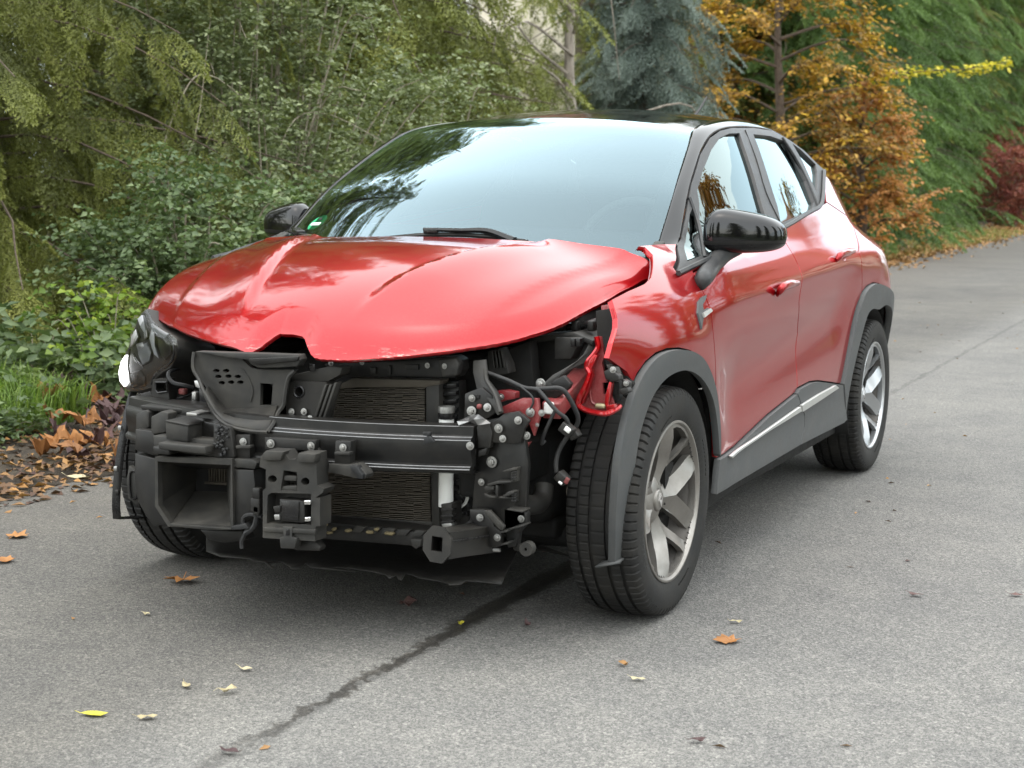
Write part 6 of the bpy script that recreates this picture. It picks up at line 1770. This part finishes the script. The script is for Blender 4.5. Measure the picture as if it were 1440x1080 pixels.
# offside inner wing: red frame, apron, rails
prism('red_bracket', M(F_, [(255, 562), (330, 530), (448, 478), (580, 482), (592, 640), (545, 800), (505, 700), (400, 592), (280, 612)]), -.585, .012, REDIN, CAR, .002)
prism('red_bracket', M(F_, [(222, 420), (300, 415), (385, 432), (385, 485), (300, 502), (250, 520)]), -.56, .03, REDIN, CAR, .003)
prism('red_bracket', M(F_, [(378, 930), (430, 868), (505, 850), (440, 948)]), -.58, .02, REDIN, CAR, .002)
for x, y, s, yy in ((515, 600, 1.3, -.592), (610, 605, .9, -.592), (485, 795, 1.1, -.61), (270, 468, .9, -.585), (572, 705, .6, -.592)): bolt(*F_(x, y), yy, s)
box('side_plug', PY(*F_(672, 562), -.56), (.026, .02, .032), WHITEP, CAR, bevel=.006)
a1, a2 = PY(*F_(690, 590), -.53), PY(*F_(985, 255), -.24)
def bar(name, a, b, w, h, mat, bev=.004):
    d_ = Vector(b) - Vector(a)
    R = d_.to_track_quat('Y', 'Z').to_matrix()
    return box(name, (Vector(a) + Vector(b)) / 2, (w, d_.length, h), mat, CAR, R, bev)
bar('wing_rail', a1, a2, .05, .045, REDIN)
bar('rail_edge', PY(*F_(740, 545), -.52), PY(*F_(850, 440), -.42), .010, .012, RED)
prism('rail_plate', M(F_, [(560, 400), (640, 375), (790, 290), (855, 360), (835, 400), (700, 505), (600, 482)]), -.50, .02, BLK, CAR, .003)
prism('rail_cover', [(*F_(635, 345), -.52), (*F_(700, 285), -.48), (*F_(780, 240), -.44), (*F_(900, 168), -.38), (*F_(960, 108), -.34), (*F_(1005, 25), -.30), (*F_(1050, 0), -.28), (*F_(1042, 72), -.30), (*F_(965, 185), -.36), (*F_(830, 245), -.42), (*F_(765, 292), -.46), (*F_(705, 372), -.50), (*F_(640, 378), -.52)], -.4, .03, BLK2, CAR, .004)
bolt(*F_(603, 358), -.53, 1.5)
ap = M(F_, [(1062, -40), (1085, 50), (1040, 135), (990, 200), (1005, 285), (955, 410), (920, 500), (930, 552), (1005, 588), (1148, 608), (1225, 575), (1215, 520), (1190, 440), (1150, 330), (1118, 180), (1140, 120), (1108, -40)])
apron = plate('wing_apron', ap, [M(F_, [(1122, 350), (1185, 345), (1178, 450), (1132, 445)])], -.40, .01, REDIN, CAR)
tube('apron_flange', pt([(*F_(x, y), yy) for x, y, yy in ((1072, -40, -.41), (1088, 45, -.41), (1050, 112, -.415), (1000, 172, -.42), (992, 222, -.42), (1015, 272, -.425), (985, 365, -.43), (925, 485, -.435), (926, 545, -.435), (1005, 588, -.435), (1150, 610, -.43), (1235, 575, -.41), (1270, 548, -.39))]), .0075, RED, apron, 7, 5)
prism('apron_fold', M(F_, [(1050, 112), (1080, 120), (1030, 230), (1040, 290), (1000, 420), (960, 520), (930, 545), (922, 490), (985, 360), (1012, 275), (990, 220), (1000, 172)]), -.425, .02, RED, apron, .002)
prism('apron_fold', M(F_, [(1150, 440), (1180, 340), (1202, 350), (1190, 420), (1165, 540), (1225, 530), (1232, 575), (1160, 590), (1140, 520)]), -.42, .02, RED, apron, .002)
tube('apron_crease', pt([(*F_(x, y), -.404) for x, y in ((1050, 130), (1045, 240), (1020, 380), (1030, 500), (1060, 530))]), .003, REDIN, apron, 5, 4)
box('apron_nut', PY(*F_(1108, 545), -.415), (.03, .02, .014), metal('dull_yellow_steel', (.4, .36, .22), .5, .4), CAR, bevel=.005)
for L0, y, mt in (([(1130, 255), (1180, 230), (1260, 290), (1270, 330), (1200, 345), (1150, 320)], -.42, BLK), ([(1150, 195), (1230, 220), (1255, 280), (1180, 270)], -.41, BLK2), ([(1260, 400), (1330, 390), (1350, 430), (1300, 455), (1265, 440)], -.41, BLK), ([(1290, 320), (1340, 350), (1340, 400), (1280, 380)], -.40, BLK), ([(1190, 330), (1260, 340), (1265, 470), (1240, 520), (1200, 420)], -.385, DARK)):
    prism('wing_clip', M(F_, L0), y, .03, mt, CAR, .006)
bolt(*F_(1212, 240), -.43, .9); bolt(*F_(1322, 355), -.42, .8)
prism('wing_backing', M(E_, [(790, 150), (900, 130), (905, 300), (870, 420), (960, 500), (1000, 560), (960, 640), (900, 600), (830, 400), (800, 300)]), -.33, .02, DARK, CAR, .004)
prism('hinge_bracket', M(E_, [(820, 120), (880, 110), (890, 190), (850, 205), (825, 180)]), -.30, .03, REDIN, CAR, .003)
prism('hinge_bracket', M(E_, [(820, 205), (905, 205), (900, 275), (870, 250)]), -.32, .02, REDIN, CAR, .003)
# battery box, fuse carrier, pipes
prism('battery_box', [(748, 478), (806, 472), (832, 484), (828, 522), (800, 545), (750, 552)], -.28, .24, BLK, CAR, .008)
prism('battery_lid', [(745, 474), (806, 467), (834, 479), (833, 486), (806, 475), (746, 483)], -.30, .26, BLK2, CAR, .004)
prism('fuse_box', M(E_, [(560, 300), (640, 300), (700, 300), (700, 330), (650, 420), (560, 420)]), -.33, .06, BLK2, CAR, .004)
for x in (660, 690): prism('fuse_latch', M(E_, [(x - 12, 305), (x + 12, 305), (x + 12, 350), (x - 12, 350)]), -.345, .03, BLKG, CAR, .003)
prism('ribbed_vent', M(E_, [(182, 375), (250, 360), (290, 450), (300, 500), (190, 520)]), -.45, .05, BLK2, CAR, .004)
for i in range(4): prism('vent_rib', M(E_, [(205 + i * 17, 378 - i * 2), (211 + i * 17, 377 - i * 2), (222 + i * 20, 470), (214 + i * 20, 472)]), -.462, .012, BLK2, CAR, .001)
prism('fan_shroud', [(640, 512), (690, 500), (745, 480), (752, 560), (700, 580), (660, 560), (642, 545)], -.36, .05, DARK, CAR, .004)
tube('bay_pipe', pt([(*E_(470, 250), -.22), (*E_(640, 238), -.22), (*E_(720, 228), -.22), (*E_(800, 208), -.22)]), .011, BLKG, CAR, 8, 4)
for x in (600, 680, 770): box('pipe_clip', PY(*E_(x, 232), -.235), (.02, .03, .03), BLK, CAR, bevel=.004)
# loose wiring
def harness(L0, r): return tube('wiring_loom', pt([(*F_(x, y), yy) for x, y, yy in L0]), r, RUBBER, CAR, 8, 6)
harness([(150, 262, -.56), (250, 300, -.57), (340, 335, -.575), (460, 390, -.58), (560, 405, -.575), (600, 430, -.575), (660, 500, -.58), (740, 590, -.58), (815, 650, -.57), (835, 705, -.565)], .0058)
harness([(160, 270, -.55), (340, 345, -.565), (470, 400, -.57), (640, 400, -.56), (740, 395, -.55), (800, 420, -.54), (850, 490, -.53), (890, 570, -.52), (917, 650, -.51), (900, 720, -.505), (850, 780, -.505), (790, 860, -.51), (745, 950, -.515), (730, 1040, -.52), (735, 1105, -.52)], .0066)
harness([(430, 380, -.585), (520, 455, -.59), (540, 510, -.592), (520, 560, -.592), (500, 590, -.592)], .003)
harness([(640, 840, -.55), (610, 860, -.56), (640, 760, -.57), (690, 650, -.565), (720, 590, -.56)], .005)
box('loom_plug', PY(*F_(828, 742), -.565), (.036, .03, .028), BLK, CAR, Matrix.Rotation(.6, 3, 'Y'), .003)
box('plug_insert', PY(*F_(828, 746), -.582), (.018, .006, .014), WHITEP, CAR, Matrix.Rotation(.6, 3, 'Y'), .003)
box('loom_plug', PY(*F_(890, 785), -.505), (.026, .03, .022), BLK, CAR, Matrix.Rotation(-.6, 3, 'Y'), .003)
box('loom_plug', PY(791, 672, -.52), (.034, .03, .030), BLK, CAR, Matrix.Rotation(.7, 3, 'Y'), .005)
box('plug_insert', PY(788, 679, -.537), (.012, .006, .007), WHITEP, CAR, Matrix.Rotation(.5, 3, 'Y'), .002)
box('plug_insert', PY(797, 676, -.535), (.012, .006, .018), bpy.data.materials['dull_red_plug'], CAR, Matrix.Rotation(.5, 3, 'Y'), .002)
# running gear seen through the gap
tube('drive_shaft', [(.36, -.02, .335), (.62, 0, .343)], .017, RUST, CAR, 14, 0)
tube('shaft_sleeve', [(.50, -.01, .339), (.56, -.005, .341)], .022, metal('pale_sleeve', (.5, .46, .38), .5, .3), CAR, 14, 0)
tube('drive_boot', [(.60, 0, .343), (.63, 0, .343), (.65, 0, .344), (.68, 0, .344)], [.024, .036, .034, .044], RUBBER, CAR, 14, 0)
tube('suspension_strut', [(.60, .02, .80), (.62, .02, .60), (.64, .02, .42)], .028, DARK, CAR, 14, 0)
prism('strut_post', M(H_, [(718, 0), (800, 0), (798, 300), (760, 420), (735, 400), (728, 250)]), -.10, .06, DARK, CAR, .01)
tube('lower_arm', [(.40, -.05, .215), (.55, -.03, .205), (.70, 0, .20)], [.04, .03, .025], DARK, CAR, 10, 3)
tube('bumper_loop', pt([(*H_(545, 360), -.40), (*H_(560, 440), -.40), (*H_(620, 500), -.38), (*H_(720, 505), -.34), (*H_(780, 450), -.30), (*H_(795, 330), -.28)]), .028, BLK2, CAR, 10, 5)
box('hub_carrier', (.66, .03, .345), (.09, .12, .22), DARK, CAR, bevel=.03)
# torn under-tray, drooping towards the road
tf = M(B_, [(600, 700), (680, 740), (850, 755), (862, 766), (930, 768), (962, 796), (980, 796), (950, 772), (1020, 764), (1072, 790), (1078, 802), (1130, 806), (1160, 776), (1190, 800), (1440, 822)]) + M(D_, [(170, 800), (280, 802), (400, 820), (490, 838), (510, 854), (548, 842), (562, 860), (580, 862), (600, 836), (640, 842), (680, 856), (780, 870), (835, 885), (850, 896), (910, 895), (940, 878), (1000, 885), (1075, 896), (1140, 904), (1165, 850), (1240, 700)])
tz = lambda u: float(np.interp(u, [290, 420, 600, 730], [.185, .17, .155, .175]))
tz = lambda u: float(np.interp(u, [290, 420, 600, 730], [.178, .172, .16, .165]))
fr = [PZ(u, v, tz(u)) for u, v in tf]
ou = [(p[0], p[1]) for p in fr] + [(.62, -.15), (.40, -.02), (-.40, -.02), (-.60, -.25)]
vo, fs = fill2d(ou, (), .05)
zf_ = lambda a, b: .178 - .075 * (b + .15) ** 2 * 0 - .022 * math.exp(-((a - .35) / .3) ** 2) * max(0, min(1, (-b - .15) / .5)) + .004 * math.sin(a * 21) * math.sin(b * 17)
tray = thick2d('torn_undertray', vo, fs, lambda a, b: (a, b, zf_(a, b)), (0, 0, .004), BLK, CAR, 180)
tray['label'] = 'ragged black plastic under-tray with a torn front edge'

# cabin
box('dashboard', (0, .70, .93), (1.30, .46, .16), CABIN, CAR, bevel=.05, seg=4)
tube('steering_wheel', [(.37 + .185 * math.cos(a), .93 + .065 * math.sin(a), 1.03 + .165 * math.sin(a)) for a in np.linspace(0, 2 * math.pi, 33)], .016, CABIN, CAR, 10, 0)
bar('steering_column', (.37, .72, .95), (.37, .93, 1.03), .09, .08, CABIN, .02)
box('instrument_hood', (.37, .72, 1.02), (.36, .18, .05), CABIN, CAR, bevel=.022, seg=3)
box('centre_screen', (.02, .70, 1.02), (.20, .03, .14), CABIN, CAR, Matrix.Rotation(-.2, 3, 'X'), .008)
def seat(x, y):
    s_ = bpy.data.objects.new('car_seat', None); link(s_, CAR)
    R1 = Matrix.Rotation(-.30, 3, 'X')
    box('seat_cushion', (x, y, .60), (.50, .52, .16), FABRIC, s_, bevel=.05, seg=3)
    box('seat_back', (x, y + .33, .92), (.48, .14, .62), FABRIC, s_, R1, .06, 3)
    box('head_rest', (x, y + .46, 1.30), (.25, .10, .17), FABRIC, s_, R1, .04, 3)
seat(.37, 1.35); seat(-.37, 1.35)
box('rear_bench', (0, 2.30, .62), (1.25, .50, .18), FABRIC, CAR, bevel=.05, seg=3)
box('rear_backrest', (0, 2.60, .92), (1.22, .16, .60), FABRIC, CAR, Matrix.Rotation(-.3, 3, 'X'), .05, 3)
for x in (.42, -.42): box('head_rest', (x, 2.66, 1.25), (.26, .10, .14), FABRIC, CAR, bevel=.04, seg=3)
rows = [[(p[0] * .985, p[1], p[2] - .035) for p in r] for r in [[np.array(q) for q in r2] for r2 in []]]
loft('headliner', [[(x, y, 1.455 + .03 * (1 - (x / .5) ** 2) - .02 * abs(y - 1.7)) for x in np.linspace(-.5, .5, 9)] for y in np.linspace(1.06, 2.6, 8)], LINER, CAR, 180)
box('rear_view_mirror', (0, 1.00, 1.365), (.22, .03, .07), CABIN, CAR, bevel=.015)
box('mirror_mount', (0, .97, 1.41), (.09, .10, .06), CABIN, CAR, bevel=.015)

# wipers, washer scuttle, badge sticker
def on_ws(x, t, lift):
    """point on the windscreen: t from foot (0) to header (1)."""
    p = pick(we, 41)[int(round(t * 40))]; s = x / (p[0] - .012)
    q = s * s * (1 - .25 * (1 - s * s)); tt = (p[1] - .30) / .75; bul = 1 - q
    return np.array([x, p[1] - bul * (.21 - .095 * tt) - lift * .45, p[2] + bul * (.020 + .018 * tt) + lift])
_wsg = [(x, t, on_ws(x, t, .0)) for x in np.linspace(-.68, .68, 137) for t in np.linspace(0, 1, 41)]
_wsp = np.array([proj(q[2]) for q in _wsg])
def ws_px(u, v, lift):
    k = int(np.argmin(np.hypot(_wsp[:, 0] - u, _wsp[:, 1] - v)))
    return on_ws(_wsg[k][0], _wsg[k][1], lift)
wip = tube('wiper', [ws_px(u, v, .014) for u, v in ((492, 343), (550, 338.5), (610, 337), (680, 340), (744, 346))], .0085, BLK, CAR, 6, 4)
tube('wiper_arm', [ws_px(u, v, .03) for u, v in ((600, 336), (650, 336), (690, 341), (725, 350))], [.007, .008, .011, .014], BLKG, wip, 6, 4)
bar('wiper_joint', ws_px(598, 336, .026), ws_px(620, 336, .026), .016, .016, BLKG, .003)
w2 = tube('wiper', [on_ws(x, t, .016) for x, t in ((-.665, .075), (-.60, .04), (-.50, .0))], .009, BLK, CAR, 6, 4)
bar('wiper_joint', on_ws(-.60, .045, .03), on_ws(-.545, .02, .03), .03, .018, BLKG, .004)
bar('wiper_arm', on_ws(-.57, .03, .03), on_ws(-.46, -.0, .03), .02, .010, BLKG, .003)
for sx in (1, -1):
    bar('scuttle_end', (sx * .690, .27, 1.035), (sx * .692, .36, 1.072), .035, .02, BLK2, .006)
ctr = ws_px(447, 312, .0015); ex = ws_px(475, 312, .0015) - ctr; ex /= np.linalg.norm(ex); ey = ws_px(466, 290, .0015) - ctr; ey -= ex * (ey @ ex); ey /= np.linalg.norm(ey)
disc = [ctr + .040 * (ex * math.cos(a) + ey * math.sin(a)) for a in np.linspace(0, 2 * math.pi, 25)[:-1]]
st = mesh('emission_sticker', disc, [tuple(range(24))], GREENS, windscreen, None)
pl = [ctr + ex * a + ey * b + np.array([0, -.0015, .001]) for a, b in ((-.028, -.016), (.028, -.016), (.028, -.001), (-.028, -.001))]
mesh('sticker_panel', pl, [(0, 1, 2, 3)], WHITEP, windscreen, None)
four = [(-.006, .024), (.002, .024), (.0, .016), (.010, .016), (.010, .010), (-.012, .010)]
mesh('sticker_digit', [ctr + ex * a + ey * (b + .004) + np.array([0, -.0015, .001]) for a, b in four], [tuple(range(6))], BLK, windscreen, None)
